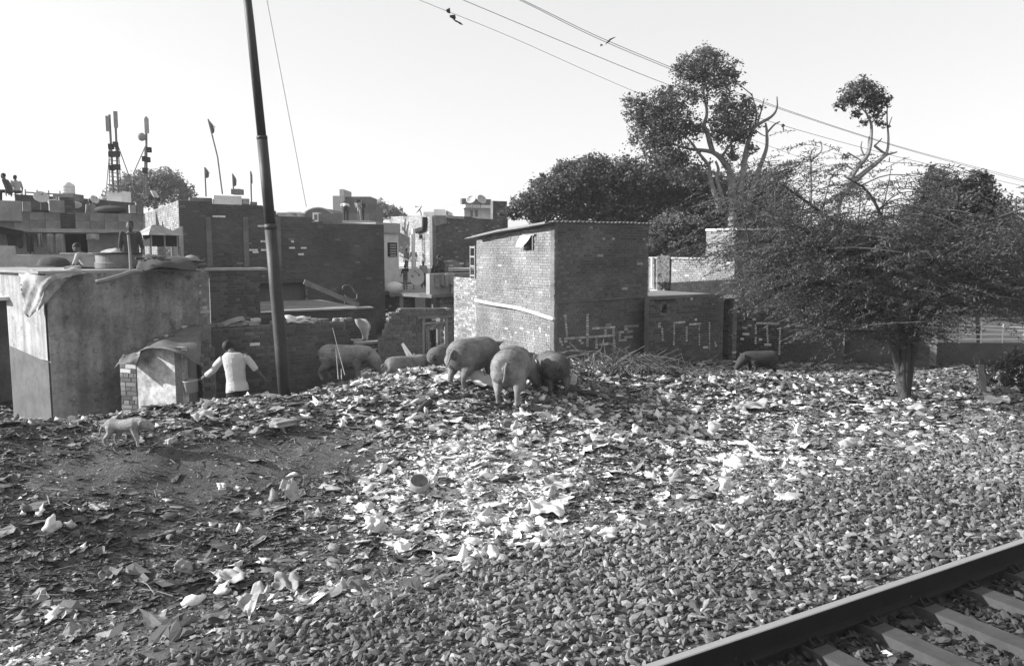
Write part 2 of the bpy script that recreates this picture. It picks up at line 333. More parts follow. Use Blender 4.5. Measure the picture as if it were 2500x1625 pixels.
# ------------------------------------------------------------ brick walls (face tones also carry sun and shade)
class Face:
    def __init__(s, pa, pb):            # pa left end, pb right end (seen from the viewed side)
        s.O = np.array([pa[0], pa[1], 0]); d = np.array([pb[0]-pa[0], pb[1]-pa[1], 0]); s.L = np.linalg.norm(d); s.D = d/s.L; s.N = np.array([s.D[1], -s.D[0], 0])
    def sz(s, px, py):
        r = ray(px, py); t = ((s.O-C)@s.N)/(r@s.N); p = C+r*t; return float((p-s.O)@s.D), float(p[2])
    def P(s, a, z, o=0): return s.O+s.D*a+UP*z+s.N*o
def dirface(px, Y, d, px2, py=700):     # from image column px at depth Y run along d until column px2
    a = PD(px, py, Y); lo, hi = 0, 60
    for _ in range(50):
        m = (lo+hi)/2; p = a+d*m; r = p-C; X = r[0]; dep = r[1]*cp-r[2]*sp; c = 1250+F*X/dep
        if (px2 > px) == (c < px2): lo = m
        else: hi = m
    b = a+d*lo; return (a, b) if px2 > px else (b, a)
BV = {}
def brickmesh(kind, tone, j):
    k = (kind, round(tone, 2), j)
    if k not in BV:
        lx = .225 if kind == 's' else .108
        V, Fq = obox((0, 0, 0), (1, 0, 0), (0, 1, 0), UP, lx/2, .05, .0355); g = np.random.default_rng(j*7+3)
        V = V+(g.random(V.shape)-.5)*[.010, .008, .009]
        BV[k] = mkmesh('brick', MB().add((V, Fq), tone), m_brick, (0, 0, 0))
    return BV[k]
class Brickwork:
    def __init__(s, root, cap=300): s.root = root; s.b = []; s.back = MB(); s.cap = cap
    def wall(s, f, z0, prof, tone=.24, holes=(), paint=None, th=.22, both=False, hdr=4, seed=0, missing=.004, spread=.22, x0=0, x1=None, light=.03, ltone=.5):
        g = np.random.default_rng(seed+11); x1 = f.L if x1 is None else x1
        ps = np.array([p[0] for p in prof]); pz = np.array([p[1] for p in prof]); top = lambda a: np.interp(a, ps, pz)
        cuts = sorted(set([x0, x1]+[p for p in ps if x0 < p < x1]+[c for h in holes for c in (h[0], h[1]) if x0 < c < x1])); ins = .014
        for a, b in zip(cuts[:-1], cuts[1:]):
            if b-a < 1e-3: continue
            segs = [(z0, None)]
            for h in sorted([h for h in holes if h[0] <= (a+b)/2 <= h[1]], key=lambda h: h[2]):
                l = segs.pop(); segs += [(l[0], h[2]), (h[3], None)]
            for zl, zh in segs:
                ta, tb = (top(a+1e-4)-.01, top(b-1e-4)-.01) if zh is None else (zh, zh)
                if min(ta, tb) <= zl: continue
                s.back.add(prism([f.P(a, zl, -ins), f.P(b, zl, -ins), f.P(b, tb, -ins), f.P(a, ta, -ins)], -f.N*(th-ins*(2 if both else 1))))
        row = 0; z = z0; zt = pz.max()
        while z+.07 < zt+.02:
            H = (row % hdr == hdr-1); pitch = .12 if H else .238; a = x0-(pitch*.5 if row % 2 else 0)+g.random()*.02
            while a < x1-.03:
                l, r = max(a, x0+.003), min(a+pitch-.012, x1-.003); a += pitch; w = r-l; c = (l+r)/2; zc = z+.0425
                if w < .04 or zc+.03 > top(c) or any(h[0]-.01 < c < h[1]+.01 and h[2]-.02 < zc < h[3]+.02 for h in holes): continue
                if g.random() < missing: continue
                t = tone*(1+spread*(g.random()*2-1)+.18*vnoise(c, zc*1.5, .7, seed+3)*2)
                if g.random() < light: t = ltone*(.8+.4*g.random())
                if paint is not None and paint(c, zc): t = .62+.1*g.random()
                o = (g.random()-.5)*.008
                s.b.append((f.P(c, zc, o-.05), f, w, 'h' if H else 's', t))
                if both: s.b.append((f.P(c, zc, -th+.05-o), f, w, 'h' if H else 's', t))
            row += 1; z += .085
        return s
    def done(s, backname='mortar_wall'):
        d = [np.linalg.norm(b[0]-C) for b in s.b]; od = np.argsort(d); L = wloc(s.root)
        for i in od[:s.cap]:
            p, f, w, k, t = s.b[i]; me = brickmesh(k, max(.04, round(t*25)/25), int(i) % 3)
            o = bpy.data.objects.new('brick', me); COL.objects.link(o); o.parent = s.root; o.location = Vector(p-L); o.rotation_euler = (0, 0, math.atan2(f.D[1], f.D[0])); o.scale = (w/(.225 if k == 's' else .108), 1, 1)
        mb = MB()
        for i in od[s.cap:]:
            p, f, w, k, t = s.b[i]; V, Fq = obox(p, f.D, f.N, UP, w/2, .05, .0355); V = V+(rng.random(V.shape)-.5)*[.008, .008, .009]; mb.add((V, Fq), t)
        if s.b[s.cap:]: tag(obj('bricks', mb, m_brick, s.root), kind='stuff')
        if s.back.V: obj(backname, s.back, m_mortar, s.root)
def marks(f, sq, root, off=.007):
    mb = MB()
    for a, b, c, d, w in sq:
        if abs(d-b) > abs(c-a)*.8:
            k0, k1 = sorted([round((b+.9)/.085-.5), round((d+.9)/.085-.5)])
            for k in range(k0, k1+1):
                z = -.9+.085*k+.0425; t = min(1, max(0, (z-b)/(d-b+1e-9))); s_ = a+(c-a)*t+(rng.random()-.5)*.015
                if rng.random() < .93: mb.add(obox(f.P(s_, z, off), f.D, f.N, UP, max(.028, w)*(.75+.4*rng.random()), .002, .033), .30+.25*rng.random())
        else:
            s_ = min(a, c)
            while s_ < max(a, c):
                l = .21*(.6+.4*rng.random()); z = b+(d-b)*((s_-a)/(c-a+1e-9)); z = -.9+.085*round((z+.9)/.085-.5)+.0425
                mb.add(obox(f.P(s_+l/2, z, off), f.D, f.N, UP, l/2, .002, .033), .32+.25*rng.random()); s_ += l+.014
    obj('painted_mark', mb, m_brick, root)
def prof(f, pts): return [f.sz(*p) for p in pts]
# ------------------------------------------------------------ main brick house
def slab(mb, pts, z0, z1):               # pts xy polygon ccw
    return mb.add(prism([[p[0], p[1], z1] for p in pts], (0, 0, z0-z1)))
C0 = PD(1353, 890, 23.5); fa, fb = dirface(1353, 23.5, E, 1582, 700); FM = Face(fa, fb)
la, lb = dirface(1353, 23.5, N, 1163, 700); FLf = Face(la, C0); LB = FLf.L
u0, v0 = uv(C0); u1 = u0+FM.L; zt = FM.sz(1353, 546)[1]
house = thing('brick_house', UVZ(u0+2, v0+2, -.6), 'tall brick house with corrugated roof, sunlit left face and white painted marks', 'house')
st = []                                   # painted strokes in photo pixels on the shaded face
def seg(*a): st.append(a)
seg(1380, 772, 1384, 822, 2.6); seg(1434, 766, 1434, 842, 2.8); seg(1377, 826, 1438, 824, 2.4); seg(1438, 823, 1500, 818, 2.4); seg(1445, 801, 1472, 800, 2.6); seg(1475, 799, 1500, 796, 2.6)
seg(1497, 803, 1500, 855, 3); seg(1524, 797, 1550, 794, 2); seg(1550, 796, 1560, 803, 2); seg(1524, 803, 1513, 812, 3); seg(1513, 812, 1512, 828, 2.4); seg(1512, 829, 1530, 832, 2.4); seg(1524, 824, 1537, 823, 2); seg(1456, 826, 1456, 848, 2.6); seg(1462, 842, 1476, 838, 3)
seg(1578, 772, 1576, 852, 2); seg(1366, 825, 1372, 842, 3); seg(1381, 832, 1388, 846, 4); seg(1416, 832, 1424, 840, 3); seg(1478, 808, 1479, 816, 3)
sq = []
for a, b, c, d, w in st:
    s0, z0_ = FM.sz(a, b); s1, z1_ = FM.sz(c, d); sq.append((s0, z0_, s1, z1_, w*.0125+.012))
def near(sq, s, z):
    for a, b, c, d, w in sq:
        dx, dz = c-a, d-b; t = min(1, max(0, ((s-a)*dx+(z-b)*dz)/(dx*dx+dz*dz+1e-9)))
        if math.hypot(s-a-t*dx, z-b-t*dz) < w: return True
    return False
bw_ = Brickwork(house, 300)
vsz = [FLf.sz(1284, 576), FLf.sz(1303, 611)]; win = (vsz[0][0], vsz[1][0], vsz[1][1], vsz[0][1])
zl_end = FLf.sz(1163, 583)[1]
lsq = []
for a, b, c, d, w in [(1233, 803, 1240, 806, 3), (1257, 808, 1262, 811, 3), (1278, 812, 1281, 826, 2.5), (1318, 800, 1321, 812, 3.5), (1303, 815, 1305, 828, 2.5), (1332, 818, 1338, 820, 2), (1337, 820, 1338, 840, 3), (1287, 808, 1290, 812, 3), (1271, 800, 1274, 803, 3), (1246, 817, 1248, 822, 2)]:
    s0, z0_ = FLf.sz(a, b); s1, z1_ = FLf.sz(c, d); lsq.append((s0, z0_, s1, z1_, w*.013))
bw_.wall(FM, -.9, [(0, zt), (FM.L, zt-.06)], tone=.12, seed=1, light=.012, ltone=.3)  # front face: shade put into a darker tone of the same brick
bw_.wall(FLf, -.9, [(0, zl_end), (FLf.L, zt)], tone=.21, holes=[win], seed=2, x1=FLf.L-.22, spread=.16, light=.012, ltone=.32, missing=.008)  # left face: sunlight put into a lighter tone of the same brick
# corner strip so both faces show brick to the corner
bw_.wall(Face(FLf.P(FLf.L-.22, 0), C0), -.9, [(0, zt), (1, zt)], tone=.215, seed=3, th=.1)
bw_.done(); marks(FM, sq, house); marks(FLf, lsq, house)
mb = MB().add(ebox(u1-.2, u1, v0+.23, v0+LB, -.9, zl_end)).add(ebox(u0+.22, u1-.2, v0+LB-.2, v0+LB, -.9, zl_end))
obj('rear_wall', mb, M('plain_brick_shade_tone', .13, .9, .3, 20), house)  # plain brick given the darker tone that carries the shade
# long ledges on the shaded face
for (a, b, c, d) in [(1353, 737, 1460, 732), (1462, 731, 1582, 722)]:
    s0, z0_ = FM.sz(a, b); s1, z1_ = FM.sz(c, d)
    obj('ledge', prism([FM.P(s0, z0_-.035), FM.P(s1, z1_-.035), FM.P(s1, z1_+.02), FM.P(s0, z0_+.02)], FM.N*.03), m_mortar, house)
# corrugated roof sheets, sloping down to the back
def corr(a, b, z0, z1, v0_, v1_, name, root, mat=m_sheet, w=.076, amp=.022):
    fn = lambda p, q: UVZ(a+(b-a)*p, v0_+(v1_-v0_)*q, z0+(z1-z0)*q+amp*math.sin((a+(b-a)*p)/w*math.pi))
    obj(name, thick(sheet(fn, int((b-a)/w*4)+4, 1), (0, 0, .008)), mat, root, True)
nsh = 5; wu = (u1+.15-u0+.22)/nsh
for k in range(nsh):
    a = u0-.22+wu*k; corr(a, a+wu+.05, zt+.06+.01*(k % 2), zl_end+.02, v0-.16, v0+LB+.5, 'roof_sheet', house)
q = [PU(*p) for p in [(1151, 576, u0-.35), (1212, 561, u0-.35), (1330, 541, u0-.35), (1330, 546, u0-.35), (1212, 566, u0-.35), (1152, 580, u0-.35)]]
obj('roof_edge_board', prism(q, E*.25), m_wood, house)
obj('mortar_bed', ebox(u0+.0, u1, v0+.005, v0+.2, zt-.06, zt+.03), m_mortar, house)
# vent window with pale flap
fr = obj('vent_window', obox(FLf.P((win[0]+win[1])/2, win[3]+.03, .02), FLf.D, FLf.N, UP, (win[1]-win[0])/2+.12, .05, .025), m_pale, house)
obj('frame_post', obox(FLf.P(win[1]-.02, (win[2]+win[3])/2, .01), FLf.D, FLf.N, UP, .02, .03, (win[3]-win[2])/2), m_wood, fr)
qa = [FLf.sz(*p) for p in [(1276, 575), (1301, 576), (1291, 602), (1273, 603)]]
fl = [FLf.P(a, z, .06+.16*i) for (a, z), i in zip(qa, (0, 0, 1, 1))]
fn = lambda p, r: (np.array(fl[0])*(1-p)+np.array(fl[1])*p)*(1-r)+(np.array(fl[3])*(1-p)+np.array(fl[2])*p)*r+FLf.N*.02*math.sin(p*9+r*4)
obj('flap', thick(sheet(fn, 5, 4), FLf.N*.012), m_cream, fr)
# white drain pipe
pp = [FLf.P(*FLf.sz(*p), .09) for p in [(1168, 733), (1215, 743), (1262, 757), (1310, 775), (1340, 789), (1359, 799)]] if False else [FLf.P(*FLf.sz(*p), .1) for p in [(1167, 733), (1200, 740), (1250, 748), (1290, 757), (1325, 768), (1359, 779)]]
solo('drain_pipe', tube(smoothline(pp, 4), .055, 10), m_white, 'long white drain pipe sloping down across the sunlit brick face', 'pipe', smooth=True)
# lower pier continuing the sunlit face to the left
pa = dirface(1353, 23.5, N, 1108, 760)[0]; FP = Face(pa, la)
pier = thing('brick_pier', FP.P(FP.L/2, -.6), 'low sunlit brick pier joined to the back end of the brick house', 'pier')
B = Brickwork(pier, 160); zp = FP.sz(1135, 678)[1]; zq = FP.sz(1150, 600)[1]
B.wall(FP, -.9, [(0, zp), (FP.L, zp)], tone=.25, seed=5, spread=.35, light=.1, ltone=.42).done()
fpost = thing('wooden_ladder', FP.P(FP.L-.3, zp), 'short pale ladder frame standing on the brick pier against the house', 'ladder')
for px in (1150, 1161):
    s_, _ = FP.sz(px, 640); obj('rail', obox(FP.P(s_, (zp+zq)/2, .02), FP.D, FP.N, UP, .02, .02, (zq-zp)/2), m_pale, fpost)
for k in range(4):
    s0, _ = FP.sz(1150, 640); s1, _ = FP.sz(1161, 640); obj('rung', obox(FP.P((s0+s1)/2, zp+.1+(zq-zp-.15)*k/3, .02), FP.D, FP.N, UP, (s1-s0)/2-.03, .025, .03), m_pale, fpost)
# ------------------------------------------------------------ broken doorway wall
ga, gb = dirface(1104, 23.0, -E, 928, 760); FG = Face(ga, gb); ztG = FG.sz(1040, 752)[1]
gate = thing('broken_wall', FG.P(FG.L/2, -.6), 'broken brick wall with ragged left end and a doorway hung with rags', 'wall')
s = lambda px, py: FG.sz(px, py)
dl, dr = s(1030, 800)[0], s(1094, 800)[0]; dt = s(1060, 777)[1]
steps = [(928, 826), (940, 826), (940, 806), (946, 806), (946, 790), (950, 790), (950, 775), (956, 775), (956, 762), (978, 762), (978, 752), (1104, 752)]
P_ = [(s(*p)[0]+(.002 if i % 2 == 0 else 0), s(*p)[1]) for i, p in enumerate(steps)]
Brickwork(gate, 300).wall(FG, -.9, [(0, P_[0][1])]+P_[1:], tone=.15, holes=[(dl, dr, -1, dt)], both=True, th=.24, seed=6, hdr=3, light=.02, ltone=.45).done()
obj('lintel', obox(FG.P((dl+dr)/2, dt+.04, .0), FG.D, FG.N, UP, (dr-dl)/2+.15, .05, .035), m_wood, gate)
fr = obj('door_frame', MB().add(obox(FG.P(dr-.05, (dt-.9)/2, -.02), FG.D, FG.N, UP, .04, .04, (dt+.9)/2)).add(obox(FG.P(dl+.04, (dt-.9)/2, -.02), FG.D, FG.N, UP, .035, .04, (dt+.9)/2)).add(obox(FG.P((dl+dr)/2, dt-.13, -.02), FG.D, FG.N, UP, (dr-dl)/2, .03, .03)), m_pale, gate)
def hang(p0, p1, drop, folds=3, amp=.05, nrm=(0, -1, 0), taper=0, seed=0, n=14, th=.012):
    p0, p1 = np.asarray(p0, float), np.asarray(p1, float); nrm = np.asarray(nrm, float); g = np.random.default_rng(seed); ph = g.random(3)*6; w = np.linalg.norm(p1-p0)
    dr_ = drop*(.85+.3*g.random())
    def fn(a, b):
        q = p0+(p1-p0)*(.5+(a-.5)*(1-taper*b)); f = amp*(.25+b)*(math.sin(a*folds*6.28+ph[0])+.4*math.sin(a*folds*13+ph[1]))
        return q-UP*(drop*b*(1+.08*math.sin(a*9+ph[2]))-.02*math.sin(a*3.14))+nrm*(f+.02)
    return thick(sheet(fn, n, 7), nrm*th)
for i, (px0, px1, py0, py1, m) in enumerate([(1031, 1040, 786, 862, m_dcloth), (1042, 1052, 796, 865, m_lcloth), (1053, 1068, 790, 855, m_dcloth), (1070, 1080, 792, 845, m_lcloth)]):
    a, z = s(px0, py0); b, z2 = s(px1, py1); solo('hanging_rag', hang(FG.P(a, z, -.1), FG.P(b, z, -.1), z-z2, 1.5, .03, FG.N, seed=i), m, ['dark rag at the left jamb of the broken doorway', 'pale rag hanging second from the left in the broken doorway', 'wide dark rag hanging in the middle of the broken doorway', 'pale rag nearest the right jamb of the broken doorway'][i], 'rag', 'rags hanging in the doorway', True)
a, z = s(1034, 783); b, z2 = s(1088, 812)
def fnn(p, q): return FG.P(a+(b-a)*p, z-.12+.2*(p-.5)**2-q*.14*(1.2-abs(p-.4)), -.06+.03*math.sin(p*14+q*3))
solo('bundled_cloth', thick(sheet(fnn, 14, 5), FG.N*.03), m_cloth, 'grey bundled cloth slung across the top of the broken doorway', 'cloth')
# low wall linking left: between the torn sacking and the doorway
wa, wb = dirface(945, 22.6, -E, 872, 850); FW = Face(wa, wb); zw = FW.sz(930, 837)[1]
lw = thing('low_wall', FW.P(FW.L/2, -.6), 'knee high brick wall with pale coping left of the broken doorway', 'wall')
Brickwork(lw, 200).wall(FW, -.9, [(0, zw), (FW.L, zw)], tone=.17, seed=7, both=True, th=.24, hdr=3).done()
obj('coping', obox(FW.P(FW.L/2, zw+.025, -.12), FW.D, FW.N, UP, FW.L/2, .15, .03), m_lcloth, lw)
# ------------------------------------------------------------ right-hand low house, terrace and tower room
r1a = PD(1586, 720, 24.6); r1b = PD(1768, 730, 26.4); FR = Face(r1a, r1b); zr = FR.sz(1640, 724)[1]
low = thing('low_brick_house', FR.P(FR.L/2, -.7), 'low brick house with flat roof and small square vent, right of the corrugated roof house', 'house')
h0 = FR.sz(1617, 742); h1 = FR.sz(1630, 764)
rsq = []
for a, b, c, d, w in [(1644, 788, 1666, 786, 2), (1646, 790, 1645, 838, 2.2), (1676, 796, 1676, 836, 2.6), (1707, 790, 1707, 842, 2.2), (1732, 790, 1732, 850, 2), (1682, 790, 1706, 787, 2), (1609, 788, 1610, 800, 4), (1616, 805, 1618, 830, 3), (1744, 835, 1748, 840, 3)]:
    s0, z0_ = FR.sz(a, b); s1, z1_ = FR.sz(c, d); rsq.append((s0, z0_, s1, z1_, w*.014))
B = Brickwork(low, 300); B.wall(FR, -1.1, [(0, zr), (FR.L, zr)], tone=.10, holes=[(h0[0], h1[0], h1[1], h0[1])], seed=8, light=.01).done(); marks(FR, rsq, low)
obj('vent_shade_slab', obox(FR.P((h0[0]+h1[0])/2, (h0[1]+h1[1])/2, -.3), FR.D, FR.N, UP, .2, .05, .25), m_dark, low)  # near-black slab stands in for the shade inside the vent
obj('lintel', obox(FR.P((h0[0]+h1[0])/2, FR.sz(1620, 733)[1], .01), FR.D, FR.N, UP, .42, .02, .02), m_dark, low)
# tower room: near corner at column 1792
t0 = PD(1792, 700, 27.0); ta, _ = dirface(1792, 27.0, N, 1722, 650); tp, _ = dirface(1792, 27.0, N, 1585, 650)
FT = Face(ta, t0); FTP = Face(tp, ta); tb = t0+E*3.6; FTF = Face(t0, tb)
mbr = MB(); q = [FR.P(0, 0), FR.P(FR.L, 0), t0, tp]; slab(mbr, [FR.P(0, 0, -.22), FR.P(FR.L, 0, -.22), t0+E*.1, tp+E*.1], zr-.16, zr-.05); obj('flat_roof', mbr, m_cream, low)
obj('roof_coping', obox(FR.P(FR.L/2, zr+.0, -.11), FR.D, FR.N, UP, FR.L/2, .12, .03), m_mortar, low)
tw = thing('tower_room', FT.P(FT.L/2, zr), 'square brick stair room with a sunlit left face behind the acacia', 'building'); z6 = FT.sz(1755, 563)[1]; zpar = FTP.sz(1660, 632)[1]
B = Brickwork(tw, 300); B.wall(FT, -.9, [(0, z6-.05), (.3, z6), (FT.L, z6)], tone=.21, seed=9, light=.03, ltone=.4); B.wall(FTF, -.9, [(0, z6), (FTF.L, z6)], tone=.14, seed=10); B.done()  # sun and shade put into brick tone: left face lighter, front darker
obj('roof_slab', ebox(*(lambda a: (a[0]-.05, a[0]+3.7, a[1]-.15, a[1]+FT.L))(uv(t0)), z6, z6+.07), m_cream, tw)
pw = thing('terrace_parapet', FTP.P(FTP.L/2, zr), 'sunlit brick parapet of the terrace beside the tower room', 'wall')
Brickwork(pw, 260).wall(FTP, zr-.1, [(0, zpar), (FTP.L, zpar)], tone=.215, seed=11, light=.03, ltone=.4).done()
obj('coping', obox(FTP.P(FTP.L/2, zpar+.03, -.1), FTP.D, FTP.N, UP, FTP.L/2, .13, .03), m_lcloth, pw)
a = FTP.sz(1607, 626); b = FTP.sz(1637, 702)
m_pat = M('patterned_cloth', .09, .95, 1.6, 11)
solo('patterned_cloth', hang(FTP.P(a[0], a[1]+.02, .04), FTP.P(b[0], a[1]+.02, .04), a[1]-b[1]+.1, 2, .03, FTP.N, seed=4), m_pat, 'long dark patterned cloth hung over the sunlit terrace parapet', 'cloth', None, True)
a = FTP.sz(1597, 702); b = FTP.sz(1597, 628); solo('white_post', tube([FTP.P(a[0], a[1], .1), FTP.P(b[0], b[1], .1)], .045, 8), m_white, 'thin white post standing left of the patterned cloth', 'post')
# dark walls under the trees, running to the right edge
r2a = PD(1770, 750, 27.2); r2b = PD(2062, 750, 26.2); F2 = Face(r2a, r2b); z2t = F2.sz(1900, 752)[1]
w2 = thing('shaded_wall', F2.P(F2.L/2, -.9), 'long brick wall in deep shade directly behind the acacia', 'wall'); sq2 = []
for a, b, c, d, w in [(1812, 797, 1827, 796, 2), (1845, 795, 1845, 838, 2.2), (1873, 795, 1874, 840, 2), (1904, 800, 1903, 862, 2), (1846, 791, 1900, 789, 2)]:
    s0, z0_ = F2.sz(a, b); s1, z1_ = F2.sz(c, d); sq2.append((s0, z0_, s1, z1_, w*.014))
Brickwork(w2, 300).wall(F2, -1.2, [(0, z2t), (F2.L, z2t)], tone=.065, seed=12).done(); marks(F2, sq2, w2)  # tree shade put into the very dark brick tone
r3a = PD(2064, 800, 26.6); r3b = PD(2290, 800, 25.4); F3 = Face(r3a, r3b); r4b = PD(2560, 840, 25.6); F4 = Face(PD(2291, 800, 25.6), r4b)
w3 = thing('plastered_hut', F3.P(F3.L/2, -.9), 'dark plastered hut wall between the acacia trunk and the railing', 'house'); zz = F3.sz(2180, 725)[1]
obj('wall', MB().add(prism([F3.P(0, -1.2), F3.P(F3.L, -1.2), F3.P(F3.L, zz), F3.P(0, zz+.2)], -F3.N*3)), M('dark_plaster', .09, .9, .3, 10, .4, 1), w3)
p_ = F3.sz(2085, 770); obj('window', obox(F3.P(p_[0], p_[1], .02), F3.D, F3.N, UP, .42, .03, .38), m_cream, w3); obj('sill', obox(F3.P(p_[0]+.1, p_[1]-.42, .08), F3.D, F3.N, UP, .6, .08, .03), m_lcloth, w3)
pl_ = obj('corner_pillar', obox(F3.P(F3.L-.1, (zz-.6)/2, .05), F3.D, F3.N, UP, .1, .05, (zz+1.2)/2), m_mortar, w3)
w4 = thing('garden_wall', F4.P(F4.L/2, -.9), 'low plain wall carrying a white metal railing at the right edge', 'wall'); z4 = F4.sz(2400, 838)[1]
obj('wall', prism([F4.P(0, -1.3), F4.P(F4.L, -1.3), F4.P(F4.L, z4), F4.P(0, z4)], -F4.N*.25), M('dark_plaster', .09, .9), w4)
rl = thing('metal_railing', F4.P(F4.L/2, z4), 'white metal railing of thin horizontal bars on the low garden wall', 'railing')
for k, zz_ in enumerate([.12, .3, .48, .62]): obj('bar', tube([F4.P(0, z4+zz_, -.12), F4.P(F4.L, z4+zz_-.05*k, -.12)], .016, 5), m_white, rl)
for k in range(6): obj('post', tube([F4.P(.05+F4.L/5.1*k, z4, -.12), F4.P(.05+F4.L/5.1*k, z4+.64, -.12)], .022, 5), m_white, rl)
# ------------------------------------------------------------ plastered hut at the left edge
lc = PD(113, 800, 15.0); xa, xb = dirface(113, 15.0, np.array([math.cos(R(50)), math.sin(R(50)), 0]), 510, 700); FA = Face(xa, xb); HE = np.array([math.cos(R(50)), math.sin(R(50)), 0]); HN = np.array([-HE[1], HE[0], 0])
la2 = lc+HN*4.2
# sunlit end wall: runs from the corner away to the left
FB = Face(la2, lc); zc = FA.sz(113, 668)[1]
hut = thing('whitewashed_hut', lc+HE*1.4+HN*1.5-UP*(lc[2]+.4), 'stained plaster hut with whitewashed end wall and dark doorway at the left edge', 'house'); 
dj = FB.sz(24, 860)[0]; dz = FB.sz(30, 733)[1]
obj('plaster_wall', MB().add(prism([FA.P(0, -.8), FA.P(FA.L, -.8), FA.P(FA.L, zc), FA.P(0, zc)], -FA.N*.23)), m_plaster, hut)
zd = FB.sz(80, 872)[1]
ew = obj('end_wall', MB().add(prism([FB.P(dj, zd), FB.P(FB.L-.24, zd), FB.P(FB.L-.24, zc), FB.P(dj, zc)], -FB.N*.22)).add(prism([FB.P(0, dz), FB.P(dj, dz), FB.P(dj, zc), FB.P(0, zc)], -FB.N*.22)).add(prism([FB.P(0, -.8), FB.P(.5, -.8), FB.P(.5, dz), FB.P(0, dz)], -FB.N*.22)), M('hut_whitewash', .33, .85, .15, 20, .25, 2.4, bump=.006, bumps=20, wear=1), hut)
obj('corner_plaster', prism([FB.P(FB.L-.24, zd, 0), FB.P(FB.L-.006, zd, 0), FB.P(FB.L-.006, zc, 0), FB.P(FB.L-.24, zc, 0)], FB.N*.006), M('hut_whitewash'), hut)
obj('dado', MB().add(prism([FB.P(dj, -.8, .004), FB.P(FB.L, -.8, .004), FB.P(FB.L, zd-.03, .004), FB.P(dj, zd+.14, .004)], -FB.N*.22)), M('dado_paint', .105, .85, .2, 12, .3, 2), hut)
obj('door_hood', obox(FB.P(dj-.35, dz+.03, .09), FB.D, FB.N, UP, .5, .1, .035), m_cream, hut)
def hbox(a0, a1, b0, b1, z0_, z1_): return hexa([lc*[1, 1, 0]+HE*a+HN*b+UP*z0_ for a, b in ((a0, b0), (a1, b0), (a1, b1), (a0, b1))], [lc*[1, 1, 0]+HE*a+HN*b+UP*z1_ for a, b in ((a0, b0), (a1, b0), (a1, b1), (a0, b1))])
obj('rear_walls', MB().add(hbox(FA.L-.22, FA.L-.002, .235, 4.2, -.8, zc)).add(hbox(.25, FA.L-.22, 4.0, 4.2, -.8, zc)), m_plaster2, hut)
obj('roof_slab', hbox(-.10, FA.L+.04, -.04, 4.25, zc, zc+.05), m_plaster2, hut)
Bx = Brickwork(hut, 40); Bx.wall(FA, -.8, [(0, zc-.12), (FA.L, zc-.12)], tone=.26, x0=FA.L-.24, x1=FA.L, missing=.5, spread=.5, seed=29, hdr=2); Bx.wall(FA, -.8, [(0, .1), (FA.L, .1)], tone=.12, missing=.86, spread=.5, seed=30, x0=.3, x1=FA.L-.3); Bx.back = MB(); Bx.done()
# low brick rooms behind the hut
d1a, d1b = dirface(512, 21.5, E, 634, 700); D1 = Face(d1a, d1b); z1t = D1.sz(570, 660)[1]
rm = thing('brick_room', D1.P(D1.L/2, -.7), 'narrow brick room with a pale roof edge between the plastered hut and the pole', 'building')
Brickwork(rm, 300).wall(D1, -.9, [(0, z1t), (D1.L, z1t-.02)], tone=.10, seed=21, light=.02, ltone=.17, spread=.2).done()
obj('roof_edge', obox(D1.P(D1.L/2-.1, z1t+.03, -.4), D1.D, D1.N, UP, D1.L/2+.3, .5, .03), m_lcloth, rm)
e1, e2 = dirface(634, 23.4, E, 916, 700); D2 = Face(e1, e2); z2t_ = D2.sz(760, 758)[1]
rm2 = thing('brick_terrace', D2.P(D2.L/2, -.7), 'low brick terrace with pale ledge below the largest dark brick building', 'building')
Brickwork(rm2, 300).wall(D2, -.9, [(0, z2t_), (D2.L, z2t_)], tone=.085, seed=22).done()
obj('ledge', obox(D2.P(D2.L/2+.2, z2t_+.02, -.1), D2.D, D2.N, UP, D2.L/2-.3, .17, .025), m_lcloth, rm2)
obj('terrace_roof', prism([D2.P(0, z2t_-.1, -.23), D2.P(D2.L, z2t_-.1, -.23), D2.P(D2.L, z2t_-.1, -6), D2.P(0, z2t_-.1, -6)], UP*.05), m_mortar, rm2)
p0 = D2.P(*D2.sz(748, 688), -.25); p1 = D2.P(*D2.sz(880, 746), -.15)
solo('plank', obox((p0+p1)/2, norm(p1-p0), N, np.cross(norm(p1-p0), N), np.linalg.norm(p1-p0)/2, .02, .075), m_wood, 'long weathered plank leaning down to the terrace ledge', 'plank')
ch = thing('broken_chair', D2.P(*D2.sz(852, 742), 0), 'bent metal chair frame lying at the foot of the leaning plank', 'chair')
for nm, pts in [('back_hoop', [(838, 706), (838, 700), (846, 696), (856, 698), (862, 704), (868, 714), (874, 718)]), ('leg', [(846, 724), (842, 741)]), ('leg', [(873, 718), (871, 729), (860, 731)]), ('seat_bar', [(842, 721), (852, 727), (871, 732)])]:
    obj(nm, tube(smoothline([D2.P(*D2.sz(*p), -.03) for p in pts], 4), .02, 6), m_metal, ch, True)
